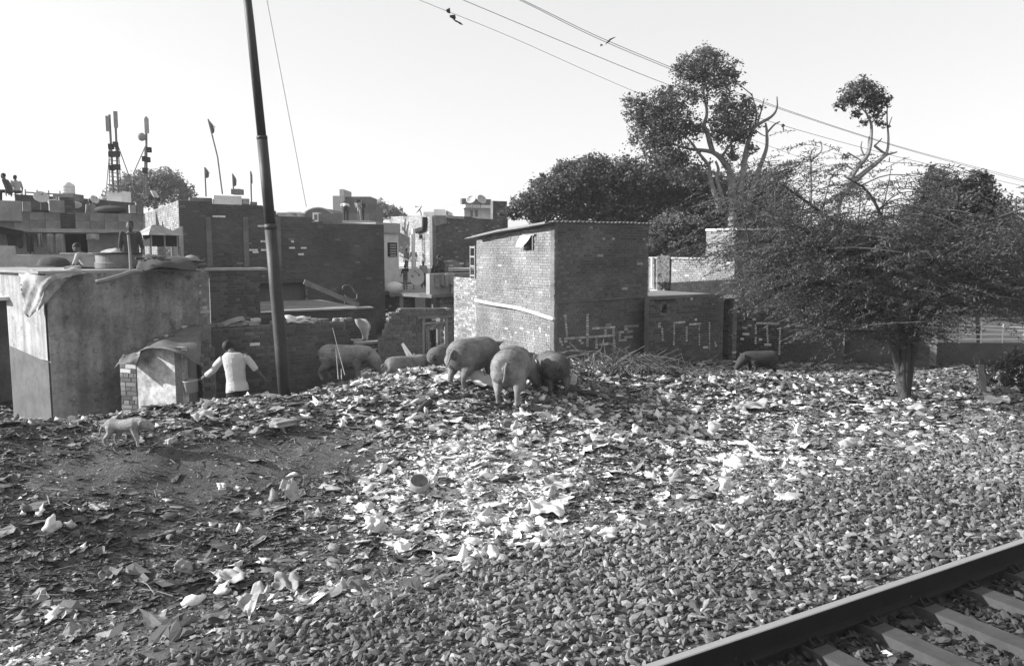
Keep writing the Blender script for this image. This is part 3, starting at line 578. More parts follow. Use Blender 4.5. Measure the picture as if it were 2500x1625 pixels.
# ------------------------------------------------------------ largest dark brick building
b1, b2 = dirface(440, 30.0, E, 938, 600); FC = Face(b1, b2); c1, _ = dirface(440, 30.0, N, 334, 600); FCL = Face(c1, b1)
big = thing('large_brick_building', FC.P(FC.L/2, -.8), 'wide dark brick building with stepped roofline behind the leaning pole', 'building')
pts = [(440, 488), (518, 490), (519, 497), (590, 500), (591, 496), (643, 502), (644, 512), (674, 514), (675, 527), (761, 529), (762, 541), (938, 547)]
PP = [(FC.sz(*p)[0]+(.003 if i % 2 == 0 else 0), FC.sz(*p)[1]) for i, p in enumerate(pts)]
n0 = FC.sz(633, 692); n1 = FC.sz(748, 741)
B = Brickwork(big, 300)
fsq = [];
for a, b, c, d, w in [(608, 612, 632, 613, 3), (636, 612, 655, 612, 3), (606, 624, 622, 624, 2), (706, 603, 714, 603, 2), (732, 603, 742, 604, 3), (733, 623, 748, 622, 3), (690, 623, 695, 623, 2), (702, 590, 714, 590, 2), (716, 633, 724, 633, 2), (630, 549, 638, 550, 2), (634, 590, 652, 590, 1.5), (520, 528, 548, 528, 2.5)]:
    s0, z0_ = FC.sz(a, b); s1, z1_ = FC.sz(c, d); fsq.append((s0, z0_, s1, z1_, w*.016))
B.wall(FC, -.9, PP, tone=.085, holes=[(n0[0], n1[0], n1[1], n0[1])], paint=lambda s_, z: near(fsq, s_, z) and rng.random() < .8, seed=23, light=.012, ltone=.16, spread=.18)  # shade of the front put into its darker brick tone
B.wall(FCL, -.9, [(0, PP[0][1]-.03), (FCL.L, PP[0][1])], tone=.25, seed=24, x1=FCL.L-.01, light=.06, ltone=.4); B.done()  # side wall brick toned lighter to carry the sunlight
obj('niche_back', prism([FC.P(n0[0]-.1, n0[1]+.1, -.4), FC.P(n1[0]+.1, n0[1]+.1, -.4), FC.P(n1[0]+.1, n1[1]-.1, -.4), FC.P(n0[0]-.1, n1[1]-.1, -.4)][::-1], -FC.N*.05), M('plain_brick_shade_tone', .13), big)
zr_ = PP[-1][1]-.3; obj('flat_roof', prism([FC.P(.2, zr_, -.24), FC.P(FC.L, zr_, -.24), FC.P(FC.L, zr_, -8), FC.P(.2, zr_, -8)], -UP*.1), m_mortar, big)
for (xa_, xb_, ya_, mt, w) in [(463, 518, 481, m_mortar, 1), (521, 590, 476, m_white, 1), (592, 609, 484, m_plaster2, .5), (614, 628, 492, m_mortar, .5)]:
    a = FC.sz(xa_, ya_); b = FC.sz(xb_, ya_); z_ = np.interp((a[0]+b[0])/2, [p[0] for p in PP], [p[1] for p in PP])
    obj('parapet_block', obox(FC.P((a[0]+b[0])/2, (a[1]+z_)/2-.01, -.14), FC.D, FC.N, UP, (b[0]-a[0])/2, .12, (a[1]-z_)/2), mt, big)
for px, hgt in [(601, 100), (511, 110), (680, 90)]:
    a = FC.sz(px, 600)[0]; obj('pilaster', obox(FC.P(a, (FC.sz(px, 530)[1]+FC.sz(px, 650)[1])/2, .02), FC.D, FC.N, UP, .1, .02, (FC.sz(px, 530)[1]-FC.sz(px, 650)[1])/2), m_mortar, big)
# ------------------------------------------------------------ low wall behind the man
q1, q2 = dirface(505, 18.0, E, 868, 850); FL = Face(q1, q2); zlw = FL.sz(600, 797)[1]
lowall = thing('rough_brick_wall', FL.P(FL.L/2, -.4), 'rough whitewash stained brick wall behind the man in the white shirt', 'wall')
lsq = [(FL.sz(a, b)[0], FL.sz(a, b)[1], FL.sz(c, d)[0], FL.sz(c, d)[1], .01) for a, b, c, d in [(535, 818, 620, 812), (700, 812, 760, 806), (800, 810, 850, 806), (600, 842, 640, 840)]]
Brickwork(lowall, 300).wall(FL, -.8, [(0, zlw), (FL.L*.93, zlw+.02), (FL.L*.93+.01, zlw-.35), (FL.L*.965, zlw-.35), (FL.L*.965+.01, zlw-.55), (FL.L, zlw-.55)], tone=.115, paint=lambda s_, z: near(lsq, s_, z) and rng.random() < .35, seed=25, both=True, th=.24, spread=.24, light=.02, ltone=.2, hdr=3).done()
LBL = ['small loose brick on top of the rough wall', 'dark loose brick on the rough wall top', 'pale loose brick on the rough wall top', 'broken half brick on the rough wall top']
spots = [(513, 796, .24), (540, 794, .2), (562, 792, .3), (582, 795, .26), (600, 786, .24), (620, 791, .3), (626, 779, .24), (672, 785, .2), (706, 785, .26), (722, 783, .2), (735, 778, .24), (752, 779, .2), (768, 779, .2), (783, 780, .18), (795, 783, .24), (825, 782, .2), (835, 779, .12), (853, 783, .22)]
for i, (px, py, w) in enumerate(spots):
    a, z = FL.sz(px, py); g = np.random.default_rng(i); ang = math.atan2(FL.D[1], FL.D[0])+(g.random()-.5)*.7; V, Fq = ico(1); V = np.sign(V)*np.abs(V)**.42*[w*.5, .075, .05]; V = V*(1+(g.random(V.shape)-.5)*.16)
    V = V@rotz(ang).T+FL.P(a, max(z-.03, zlw+.05), -.1)
    near_ = ['', 'leftmost of all', 'second from the left', 'beside the rag', 'next to the rag', 'in the taller pile', 'topmost of its pile', 'just left of the pole', 'just right of the pole', 'under the white sack', 'second under the white sack', 'third under the white sack', 'upright after the sack', 'last upright one', 'after the upright ones', 'under the small white stone', 'small white one', 'rightmost of all'][i]
    solo('loose_brick', MB().add((V, Fq), .16+.2*g.random()+(.3 if i in (6, 16) else 0)), m_brick, 'loose brick on the rough wall top, '+(near_ or 'at its left end by the tarpaulin'), 'brick', 'loose bricks on top of the rough wall')
a, z = FL.sz(700, 772); b, _ = FL.sz(765, 772)
def fnn(p, q): return FL.P(a+(b-a)*p, z-.02-.1*p*p+.02*math.sin(p*11)-.12*q*(1-p*.7)+.03*math.sin(q*5), -.25+.3*q)
solo('white_sack', thick(sheet(fnn, 12, 6), UP*.02), m_plastic, 'flat white sack lying over bricks just right of the pole', 'sack', None, True)
a, z = FL.sz(545, 790); b, z2 = FL.sz(598, 775)
def fnn(p, q): return FL.P(a+(b-a)*p, z+(z2-z)*math.sin(min(1, p*1.1)*1.57)-.08*q, -.2+.22*q+.02*math.sin(p*15))
solo('grey_rag', thick(sheet(fnn, 10, 5), UP*.015), m_cloth, 'grey rag draped over the rough wall left of the pole', 'rag', None, True)
qq = [(872, 782), (884, 790), (896, 812), (906, 832), (896, 838), (886, 822), (876, 800)]
sk = []
for i, (px, py) in enumerate([(878, 778), (890, 800), (893, 830)]): sk.append(PD(px, py, 19.7-.2*i))
def fnn(p, q):
    t = q*2; k = min(int(t), 1); c = sk[k]*(1-t+k)+sk[k+1]*(t-k); return c+FL.D*(p-.5)*(.26+.1*math.sin(q*5))+FL.N*(.08*math.sin(p*8+q*3))
solo('torn_sacking', thick(sheet(fnn, 8, 10), FL.N*.02), m_cloth, 'torn pale sacking with dark folds hanging off the right end of the rough wall', 'sack', None, True)
# ------------------------------------------------------------ tarpaulin shelter
sh = thing('tarpaulin_shelter', PD(400, 960, 14.6), 'small whitewashed shelter roofed with grey tarpaulins, left of the man', 'shelter')
SF = Face(PD(300, 900, 14.75), PD(445, 900, 14.1)); SR = Face(PD(445, 900, 14.1), PD(500, 900, 16.5))
a, z = SF.sz(333, 880); b, zt_ = SF.sz(443, 845); zl_ = SF.sz(333, 860)[1]; zm_ = SF.sz(385, 848)[1]; zb_ = -.5
obj('front_wall', prism([SF.P(a, zb_), SF.P(b, zb_), SF.P(b, zt_-.02), SF.P(b*.55+a*.45, zm_), SF.P(a, zl_)], -SF.N*.12), M('shelter_whitewash', .45, .85, .25, 6, .5, 3, bump=.008, bumps=20), sh)
obj('side_wall', prism([SR.P(0, zb_, -.005), SR.P(SR.L, zb_, -.005), SR.P(SR.L, zt_-.2, -.005), SR.P(0, zt_-.02, -.005)], -SR.N*.12), m_mortar, sh)
PL = Face(PD(292, 900, 14.7), PD(332, 900, 14.6)); B = Brickwork(sh, 60); B.wall(PL, -.5, [(0, PL.sz(310, 884)[1]), (PL.L, PL.sz(310, 878)[1])], tone=.14, seed=31, both=True, hdr=3, spread=.5); B.done('pier_mortar')
def pxsheet(rows, nu=14, nv=6, wob=.022, th=.012, name='tarpaulin', root=None, mat=m_tarp, seed=0):   # rows: list of rows of (px,py,Y), interpolated smoothly
    G = [smoothline([PD(*p) for p in r_], nu//max(1, (len(r_)-1))) for r_ in rows]; n = min(len(g) for g in G); G = [g[:n] for g in G]
    cols = [smoothline([g[i] for g in G], nv) for i in range(n)]; V = np.array(cols); m, k = V.shape[:2]; g = np.random.default_rng(seed)
    V = V+np.stack([np.zeros((m, k)), wob*np.sin(np.arange(m)[:, None]*1.1+np.arange(k)[None]*.7+g.random()*6), wob*1.2*np.sin(np.arange(m)[:, None]*.8+g.random()*6)*np.cos(np.arange(k)[None]*.5)], -1)+(g.random(V.shape)-.5)*wob
    Fq = np.array([[i*k+j, i*k+j+1, (i+1)*k+j+1, (i+1)*k+j] for i in range(m-1) for j in range(k-1)])
    return thick((V.reshape(-1, 3), Fq), np.array([0, .003, th]))
obj('left_tarpaulin', pxsheet([[(316, 856, 15.4), (345, 850, 15.4), (385, 845, 15.3)], [(296, 872, 14.7), (330, 868, 14.6), (352, 855, 14.5)], [(281, 897, 14.3), (303, 886, 14.1), (334, 890, 13.95)]], seed=1), m_tarp, sh, True)
obj('main_tarpaulin', pxsheet([[(375, 828, 16.2), (410, 817, 16.3), (455, 802, 16.4), (500, 790, 16.6)], [(352, 848, 14.7), (400, 834, 14.8), (446, 832, 15.0), (490, 822, 15.4)], [(338, 862, 14.1), (383, 846, 14.05), (438, 866, 13.8), (490, 888, 13.95)]], seed=2), m_tarp, sh, True)
obj('side_tarpaulin', pxsheet([[(500, 790, 16.5), (520, 792, 16.7)], [(488, 805, 15.9), (512, 815, 16.2)], [(478, 832, 15.6), (500, 838, 15.8)]], nu=8, seed=3), m_tarp, sh, True)
obj('eave_board', tube([PD(432, 855, 14.35), PD(460, 872, 14.45), PD(490, 888, 14.7)], .03, 6), m_wood, sh)
for i, (x, y) in enumerate([(372, 838), (383, 832), (396, 826), (408, 822), (418, 820), (450, 800), (470, 793)]):
    obj('weight_stone', (ico(0)[0]*[.07, .05, .035]*(1+.3*(rng.random((12, 1))-.5))+PD(x, y-2, 15.6), IF), m_lcloth if i % 2 else m_tarp, sh)
pc = thing('brick_stack', PD(508, 960, 15.8), 'square stack of old bricks standing between the shelter and the man', 'brick stack'); PF = Face(PD(492, 900, 15.6), PD(527, 900, 15.9)); zpc = PF.sz(510, 848)[1]
Brickwork(pc, 120).wall(PF, -.6, [(0, zpc), (PF.L, zpc)], tone=.15, seed=33, both=True, th=.3, hdr=2, spread=.4).done('mortar_core')
# ------------------------------------------------------------ rooftop clutter on the hut
RZ = zc+.05
def HP(a, b, z=0): return lc*[1, 1, 0]+HE*a+HN*b+UP*(RZ+z)
def onroof(px, Y): r = PD(px, 640, Y); return np.array([r[0], r[1], RZ])
# tarpaulin hanging over the corner
solo('corner_tarpaulin', pxsheet([[(46, 664, 15.6), (85, 660, 15.3), (125, 661, 15.4), (170, 656, 15.6), (222, 664, 15.8)], [(50, 690, 15.05), (82, 685, 14.9), (112, 684, 14.8), (150, 676, 15.1), (205, 671, 15.45)], [(55, 735, 15.0), (78, 738, 14.86), (104, 722, 14.72), (116, 700, 14.8), (165, 681, 15.2)], [(58, 768, 14.98), (75, 772, 14.84), (96, 752, 14.7), (112, 742, 14.76), (120, 735, 14.85)]], nu=24, nv=6, wob=.02, seed=5), M('grey_tarpaulin', .33, .85, .2, 10, .45, 2.5, bump=.01, bumps=18), 'crumpled grey tarpaulin hanging over the corner of the whitewashed hut roof', 'tarpaulin', None, True)
pts = [PD(234, 689, 15.2), PD(262, 683, 15.3), (PD(300, 672, 15.6)), PD(322, 664, 15.8), PD(352, 661, 16.0)]
solo('log', tube(smoothline(pts, 4), [.045]*4+[.05]*8+[.04]*5, 8), m_wood, 'crooked log jutting down over the front edge of the hut roof', 'log', smooth=True)
c = onroof(290, 17.2); tub = thing('metal_drum', c, 'wide round metal drum with a lid of rags on the hut roof', 'drum')
obj('drum_body', lathe(c, [(0, 0), (.46, 0), (.47, .12), (.45, .14), (.45, .30), (.47, .31), (.0, .31)], 36), m_metal, tub, False)
obj('drum_rim', lathe(c, [(.4, .31), (.5, .31), (.5, .335), (.4, .34)], 28), m_rail, tub, True)
solo('tarpaulin_heap', pxsheet([[(246, 619, 17.0), (265, 606, 17.2), (285, 609, 17.2), (298, 620, 17.1)], [(245, 623, 16.9), (262, 618, 16.8), (282, 619, 16.8), (300, 624, 16.9)]], nu=9, nv=4, seed=6), m_lcloth, 'small heap of pale rags on top of the metal drum', 'rags', None, True)
a = onroof(318, 16.0); b = PD(313, 573, 16.0)
solo('bamboo_pole', tube([a, (a+b)/2+[.01, 0, 0], b], [.03, .028, .026], 8), m_pale, 'upright bamboo pole standing on the hut roof beside the metal drum', 'pole')
# bundle of sticks (things lying in a heap: one bundle)
bun = MB()
g = np.random.default_rng(5)
for i in range(60):
    f = g.random(); p0 = PD(330+g.random()*60, 662-f*34, 16.2+g.random()*.8); p1 = PD(430+g.random()*75, 664-f*26-g.random()*4, 17.0+g.random()*.8); md = (p0+p1)/2+[0, 0, .06*g.random()-.02]
    bun.add(tube([p0, md, p1], .012+.014*g.random(), 5), .5+g.random())
solo('stick_bundle', bun, M('dark_sticks', .07, .9, .3, tone=True), 'large dark bundle of sticks and reeds along the hut roof edge', 'stick bundle')
solo('burlap_cover', pxsheet([[(335, 640, 16.6), (370, 622, 16.8), (430, 626, 17), (480, 640, 17.2)], [(335, 656, 16.1), (370, 640, 16.2), (430, 642, 16.4), (485, 654, 16.7)], [(338, 662, 15.95), (372, 655, 15.95), (430, 657, 16.2), (480, 660, 16.5)]], nu=14, nv=4, seed=8, wob=.03), m_dcloth, 'dark sheet thrown over the stick bundle on the hut roof', 'cover', None, True)
c = PD(467, 637, 17.3); solo('wicker_basket', MB().add(ell(c, .19, .12, .13, n=14)), M('wicker', .2, .9, .3, 60), 'upturned wicker basket at the right end of the stick bundle', 'basket', None, True)
solo('roof_beam', tube([PD(205, 662, 16.5), PD(330, 656, 16.6)], .05, 6), m_rail, 'dark beam lying behind the drum on the hut roof', 'beam')
for i, (x0_, x1_, y_) in enumerate([(380, 500, 659), (400, 478, 652), (480, 506, 658)]):
    solo('thin_lath', tube([PD(x0_, y_, 16.3), PD((x0_+x1_)/2, y_+2, 16.5), PD(x1_, y_+5-2*i, 16.9)], .012, 5), m_pale, ['longest pale lath along the front of the stick bundle', 'pale lath lying upon the middle of the stick bundle', 'short pale lath at the far right of the stick bundle'][i], 'lath', 'pale laths on the hut roof')
# pigeon loft with hipped tin roof
lf = thing('pigeon_loft', PD(375, 625, 21.5), 'raised dark box with a hipped tin roof on thin legs', 'pigeon loft')
A_ = lambda px, py, Y=21.5: PD(px, py, Y)
f0, f1 = A_(366, 588, 21.2), A_(437, 592, 22.3); bd_ = np.array([-.75, .9, 0]); k0 = f0+bd_*.55; k1 = f1+bd_*.55
zl0, zl1 = A_(366, 601, 21.2)[2], A_(366, 574, 21.2)[2]
def flat(p, z): return np.array([p[0], p[1], z])
obj('box', prism([flat(f0, zl0), flat(f1, zl0), flat(k1, zl0), flat(k0, zl0)][::-1], UP*(zl1-zl0)), m_dark, lf)
m_mesh = M('loft_mesh', .12, .8, .2)
for t_ in (.05, .5, .95): obj('batten', tube([flat(f0, zl0)*(1-t_)+flat(f1, zl0)*t_+[0, -.02, 0], flat(f0, zl1)*(1-t_)+flat(f1, zl1)*t_+[0, -.02, 0]], .03, 4), m_pale, lf)
e0, e1, e2_, e3 = [flat(p, zl1) for p in (f0+(f0-f1)*.08-bd_*.12, f1+(f1-f0)*.1-bd_*.12, k1+(f1-f0)*.1+bd_*.1, k0+(f0-f1)*.25+bd_*.1)]
ap0, ap1 = A_(370, 551, 21.6), A_(390, 551, 21.8)
for nm, tri in [('roof_panel', [e0, e1, ap1, ap0]), ('roof_panel', [e1, e2_, ap1]), ('roof_panel', [e2_, e3, ap0, ap1]), ('roof_panel', [e3, e0, ap0])]:
    obj(nm, prism(tri, UP*.02), m_sheet, lf)
for p in (f0, f1, k0, k1): obj('leg', tube([flat(p, RZ-2.6), flat(p, zl0)], .04, 5), m_wood, lf)
solo('door_leaf', prism([A_(420, 564, 23), A_(443, 552, 23), A_(446, 628, 23), A_(432, 626, 23), A_(404, 604, 23)], np.array([.02, .05, 0])), m_plaster2, 'grey sheet propped upright behind the pigeon loft', 'sheet')
# ------------------------------------------------------------ balcony building at the far left
y0_ = 25.0; g1_, g2_ = PD(-90, 600, 24.4), PD(337, 600, 27.5); FB2 = Face(g1_, g2_)
S = lambda px, py: FB2.sz(px, py)
bal = thing('balcony_building', FB2.P(FB2.L/2, -.5), 'flat fronted building with a long chequered balcony parapet above a dark doorway', 'building')
zsl = S(150, 568)[1]; ztp = S(240, 523)[1]
dk = [(S(160, 600)[0], S(217, 600)[0])]
lowz = -.5
segs = [0, S(14, 600)[0], S(60, 600)[0]+.0, dk[0][0], dk[0][1], S(280, 600)[0], S(335, 600)[0], FB2.L]
obj('lower_wall', MB().add(prism([FB2.P(0, lowz), FB2.P(dk[0][0], lowz), FB2.P(dk[0][0], zsl), FB2.P(0, zsl)], -FB2.N*.2)).add(prism([FB2.P(dk[0][1], lowz), FB2.P(FB2.L, lowz), FB2.P(FB2.L, zsl), FB2.P(dk[0][1], zsl)], -FB2.N*.2)), m_plaster2, bal)
obj('room_shade_panel', prism([FB2.P(dk[0][0]-.4, lowz, -1.5), FB2.P(dk[0][1]+.4, lowz, -1.5), FB2.P(dk[0][1]+.4, zsl, -1.5), FB2.P(dk[0][0]-.4, zsl, -1.5)], -FB2.N*.1), m_dark, bal)  # near-black panel stands in for shade behind the doorway
obj('balcony_slab', obox(FB2.P(FB2.L/2, zsl+.05, .35), FB2.D, FB2.N, UP, FB2.L/2, .55, .06), m_plaster2, bal)
m_tile = M('chequer_render', .23, .9, .12, 10, .3, 1.5); m_tile2 = M('chequer_render_dark', .185, .9, .12, 10, .3, 1.5)
a = 0; k = 0
zb2, hh = zsl+.11, (ztp-zsl-.11)/2; tpx = S(150, 600)[0], S(170, 600)[0]
while a < FB2.L-.02:
    w_ = min(.42, FB2.L-a)
    for r_ in range(2):
        if not (tpx[0] < a+w_/2 < tpx[1]):
            obj('parapet_panel', obox(FB2.P(a+w_/2, zb2+hh*(r_+.5), .8), FB2.D, FB2.N, UP, w_/2-.004, .06, hh/2-.003), m_tile if (k+r_) % 2 else m_tile2, bal)
    a += .42; k += 1
B = Brickwork(bal, 60); FG2 = Face(FB2.P(tpx[0]-.1, 0, .7), FB2.P(tpx[1]+.1, 0, .7)); B.wall(FG2, zsl, [(0, ztp+.5), (FG2.L, ztp+.5)], tone=.08, seed=41, th=.15).done()
obj('roof_slab', prism([FB2.P(0, ztp-.05, .7), FB2.P(FB2.L, ztp-.05, .7), FB2.P(FB2.L, ztp-.05, -7), FB2.P(0, ztp-.05, -7)], UP*.06), m_mortar, bal)
for (xa_, xb_, ya_, yb_, mt, o) in [(-90, 44, 490, 542, m_plaster2, .86), (45, 66, 495, 519, m_tile, .8), (108, 146, 492, 522, m_tile, .8), (300, 316, 503, 523, m_plaster2, .8), (66, 108, 515, 520, m_rail, .8), (316, 334, 497, 526, m_mortar, .8)]:
    a0, za = S(xa_, ya_); a1, zb = S(xb_, yb_); obj('parapet_block', obox(FB2.P((a0+a1)/2, (za+zb)/2, o+.02), FB2.D, FB2.N, UP, (a1-a0)/2, .075, (za-zb)/2), mt, bal)
obj('lean_to', prism([FB2.P(0, S(0, 560)[1], 1.2), FB2.P(S(40, 560)[0], S(40, 580)[1], 1.2), FB2.P(S(40, 560)[0], S(40, 565)[1], 1.2), FB2.P(0, S(0, 540)[1], 1.2)], -FB2.N*.3), m_dark, bal)
# dark parapet wall further back with water tank
BK1 = Face(PD(38, 480, 33), PD(335, 500, 36)); bkw = thing('rear_parapet', BK1.P(BK1.L/2, 2), 'long dark parapet wall on the roof behind the balcony building', 'wall')
obj('wall', prism([BK1.P(0, .5), BK1.P(BK1.L, .5), BK1.P(BK1.L, BK1.sz(335, 496)[1]), BK1.P(BK1.sz(200, 486)[0], BK1.sz(200, 484)[1]), BK1.P(0, BK1.sz(40, 474)[1])], -BK1.N*.25), M('sooty_wall', .08, .9, .3, 8, .3, 1), bkw)
a, z = BK1.sz(63, 469); b, z2 = BK1.sz(148, 474)
hr = thing('roof_handrail', BK1.P((a+b)/2, z-.2, -.1), 'thin metal handrail along the dark parapet beside the water tank', 'railing')
obj('rail', tube([BK1.P(a, z, -.1), BK1.P(b, z2, -.1)], .03, 5), m_metal, hr)
for k in range(4): obj('post', tube([BK1.P(a+(b-a)*k/3, z-.35, -.1), BK1.P(a+(b-a)*k/3, z+.12, -.1)], .03, 5), m_metal, hr)
c = PD(167, 474, 34); wt = thing('water_tank', c, 'pale ribbed cylindrical water tank on the left rooftops', 'water tank')
obj('tank_base', obox(c-UP*.15, (1, 0, 0), (0, 1, 0), UP, .42, .42, .14), m_mortar, wt)
obj('tank_body', lathe(c, [(0, 0), (.26, 0), (.265, .1), (.25, .12), (.265, .14), (.265, .22), (.25, .24), (.265, .26), (.265, .34), (.25, .36), (.24, .40), (.12, .47), (.1, .5), (0, .5)], 24), m_cream, wt, True)
def dish(c, r, aim, label, root_len=.5, mat=None, group='satellite dishes on the rooftops'):
    c = np.asarray(c, float); aim = norm(aim); t = thing('satellite_dish', c-UP*(r+root_len), label, 'satellite dish', group)
    pr = [(r*k/6, .28*r*(k/6)**2) for k in range(7)]; back = [(x, y-.025) for x, y in pr][::-1]
    obj('reflector', lathe(c, [(0, 0)]+pr[1:]+back[:-1]+[(0, -.025)], 22, aim), M('dish_grey', .42, .6, .1, 10), t, True)
    tip = c+aim*r*.9; sdv = norm(np.cross(aim, UP)); obj('feed_arm', tube([c-norm(np.cross(sdv, aim))*-r*.8, tip], .015*r+.008, 5), m_metal, t); obj('feed_head', ell(tip, .05*r+.03, .05*r+.03, .05*r+.03, n=8), m_metal, t)
    obj('mast', tube([c-aim*.03, c-aim*.12-UP*.1, c-aim*.12-UP*(r+root_len)], .025, 6), m_metal, t); return t
dish(PD(100, 483, 30), .26, (.55, -.6, .6), 'satellite dish tilted up at the dark parapet, leftmost of all', .1)
dish(PD(137, 500, 28), .27, (.4, -.3, .9), 'large upward facing satellite dish above the chequered balcony', .1)
dish(PD(182, 503, 29), .24, (-.2, .4, .9), 'satellite dish seen from behind, right of the chequered pillar', .1)
dish(PD(230, 488, 32), .18, (.8, -.4, .5), 'small satellite dish beside the man behind the dark parapet', .1)
# rooftop things
solo('cloth_bundle', MB().add(ell(PD(270, 512, 27), .55, .3, .14, n=12)), m_dcloth, 'long dark rolled bedding lying on the balcony roof', 'bundle', None, True)
ccc = Face(PD(259, 468, 40), PD(296, 468, 40)); a, z = ccc.sz(260, 466); b, z2 = ccc.sz(297, 494)
solo('white_cabin', prism([ccc.P(0, z2-.6), ccc.P(ccc.L, z2-.6), ccc.P(ccc.L, z), ccc.P(0, z)], -ccc.N*1), m_white, 'small white equipment cabin at the foot of the left phone mast', 'cabin')
# hanging garments below the balcony
HG = Face(FB2.P(0, 0, .9), FB2.P(FB2.L, 0, .9)); ls = [(14, 60, 563, 604, m_dcloth, 'wide dark shawl hanging left of the trousers under the balcony'), (62, 84, 569, 618, m_dcloth, 'left leg of dark trousers hanging under the balcony'), (86, 104, 570, 600, m_dcloth, 'right hand dark garment beside the trousers under the balcony'), (90, 103, 571, 602, m_cloth, 'narrow grey cloth between the dark garments'), (112, 132, 572, 620, m_cloth, 'tall grey sheet hanging mid balcony'), (133, 156, 572, 622, m_cloth, 'grey sheet hanging beside the dark doorway'), (208, 240, 572, 586, m_lcloth, 'short pale cloth on the line right of the dark doorway')]
for i, (x0_, x1_, y0, y1, m, lb) in enumerate(ls):
    a, z = HG.sz(x0_, y0); b, z2 = HG.sz(x1_, y1); solo('hanging_cloth', hang(HG.P(a, z, .02*i), HG.P(b, z, .02*i), z-z2, 1.5, .04, HG.N, seed=20+i, taper=.15 if 'trouser' in lb else 0), m, lb, 'cloth', 'washing under the balcony', True)
solo('washing_line', tube([HG.P(*HG.sz(5, 562)), HG.P(*HG.sz(150, 573)), HG.P(*HG.sz(335, 566))], .01, 4), m_wire, 'washing line strung along the underside of the balcony', 'washing line')
c = PD(57, 655, 21); bx = solo('cream_box', obox(c+UP*.17, (1, 0, 0), (0, 1, 0), UP, .13, .3, .19), m_cream, 'small cream box on the roof left of the covered heap', 'box')
RB = Face(PD(-60, 700, 20), PD(345, 700, 20.6)); rb = thing('middle_roof_parapet', RB.P(RB.L/2, 0), 'grey roof parapet between the hut roof and the chequered balcony', 'wall')
obj('wall', MB().add(prism([RB.P(0, -.5), RB.P(RB.L, -.5), RB.P(RB.L, RB.sz(300, 640)[1]), RB.P(RB.sz(240, 600)[0], RB.sz(240, 622)[1]), RB.P(RB.sz(30, 600)[0], RB.sz(60, 622)[1]), RB.P(RB.sz(28, 600)[0], RB.sz(30, 600)[1]), RB.P(0, RB.sz(0, 598)[1])], -RB.N*.2)), m_plaster2, rb)
obj('coping', tube([RB.P(RB.sz(145, 600)[0], RB.sz(145, 622)[1]+.02), RB.P(RB.sz(245, 600)[0], RB.sz(245, 622)[1]+.02)], .03, 5), m_lcloth, rb)
solo('covered_heap', MB().add((lambda V: (V*[.42, .3, .26]*(1+.25*(rng.random((len(V), 1))-.5))+PD(135, 652, 18.5), ico(1)[1]))(ico(1)[0])).add((lambda V: (V*[.55, .3, .1]*(1+.25*(rng.random((len(V), 1))-.5))+PD(105, 658, 18.3), ico(1)[1]))(ico(1)[0])), m_dcloth, 'dark heap covered with sheeting behind the corner tarpaulin', 'heap', None, True)
# cot frame with a resting person behind it
cot = thing('rope_cot', onroof(180, 16.6), 'low wooden rope cot on the hut roof in front of the seated person', 'cot'); 
for p, q_ in [((160, 653), (196, 650)), ((160, 653), (160, 664)), ((196, 648), (194, 664))]: obj('frame_bar', tube([PD(*p, 16.5), PD(*q_, 16.5)], .03, 6), m_pale, cot)
obj('webbing', prism([PD(160, 654, 16.5), PD(196, 650, 16.5), PD(250, 652, 17.6), PD(215, 656, 17.6)], -UP*.02), m_cloth, cot)
# ------------------------------------------------------------ far buildings in the gap
def quick(name, px0, Y0, px1, Y1, top, label, tone, cap=200, z0=-.5, left=None, seed=60, both=False, holes=(), slab_=None, cat='building', light=.04):
    f = Face(PD(px0, 600, Y0), PD(px1, 600, Y1)); t = thing(name, f.P(f.L/2, z0), label, cat); B = Brickwork(t, cap)
    P_ = [f.sz(*p) for p in top]; P_[0] = (0, P_[0][1]); P_[-1] = (f.L, P_[-1][1]); hs = [(f.sz(a, b)[0], f.sz(c, d)[0], f.sz(c, d)[1], f.sz(a, b)[1]) for a, b, c, d in holes]
    B.wall(f, z0, P_, tone=tone, seed=seed, holes=hs, light=light, ltone=min(.6, tone*2.2))
    if left:
        fl = Face(PD(left[0], 600, left[1]), f.P(0, 0)); hs = [(fl.sz(a, b)[0], fl.sz(c, d)[0], fl.sz(c, d)[1], fl.sz(a, b)[1]) for a, b, c, d in left[4]] if len(left) > 4 else []
        B.wall(fl, z0, [(0, fl.sz(left[0], left[3])[1]), (fl.L, P_[0][1])], tone=left[2], seed=seed+1, holes=hs, x1=fl.L-.005, light=.04, ltone=.5); t['_l'] = 0
        obj('back_wall', prism([fl.P(0, z0, -.3), f.P(f.L, z0, -.3), f.P(f.L, P_[-1][1]-.05, -3), fl.P(0, P_[0][1]-.1, -.3)], UP*.01), m_mortar, t)
    B.done(); return t, f
tj, FJ = quick('brick_block', 1056, 41.5, 1240, 46.0, [(1056, 526), (1150, 529), (1165, 533), (1240, 537)], 'brick block with a sunlit left face and a satellite mast, behind the terrace people', .13, left=(955, 46.5, .27, 528, [(1023, 573, 1032, 583)]), seed=61, cap=300)  # left face gets lighter brick for sun, front darker for shade
del tj['_l']
solo('mat', prism([FJ.P(*FJ.sz(1057, 526), .02), FJ.P(*FJ.sz(1087, 526), .02), FJ.P(*FJ.sz(1088, 545), .05), FJ.P(*FJ.sz(1059, 552), .05)][::-1], FJ.N*.04), m_cloth, 'grey mat hung over the shaded corner of the far brick block', 'mat')
solo('long_quilt', prism([FJ.P(*FJ.sz(1088, 525), .02), FJ.P(*FJ.sz(1132, 528), .02), FJ.P(*FJ.sz(1130, 535), .04), FJ.P(*FJ.sz(1090, 533), .04)][::-1], FJ.N*.04), m_lcloth, 'long pale quilt along the parapet of the far brick block', 'quilt')
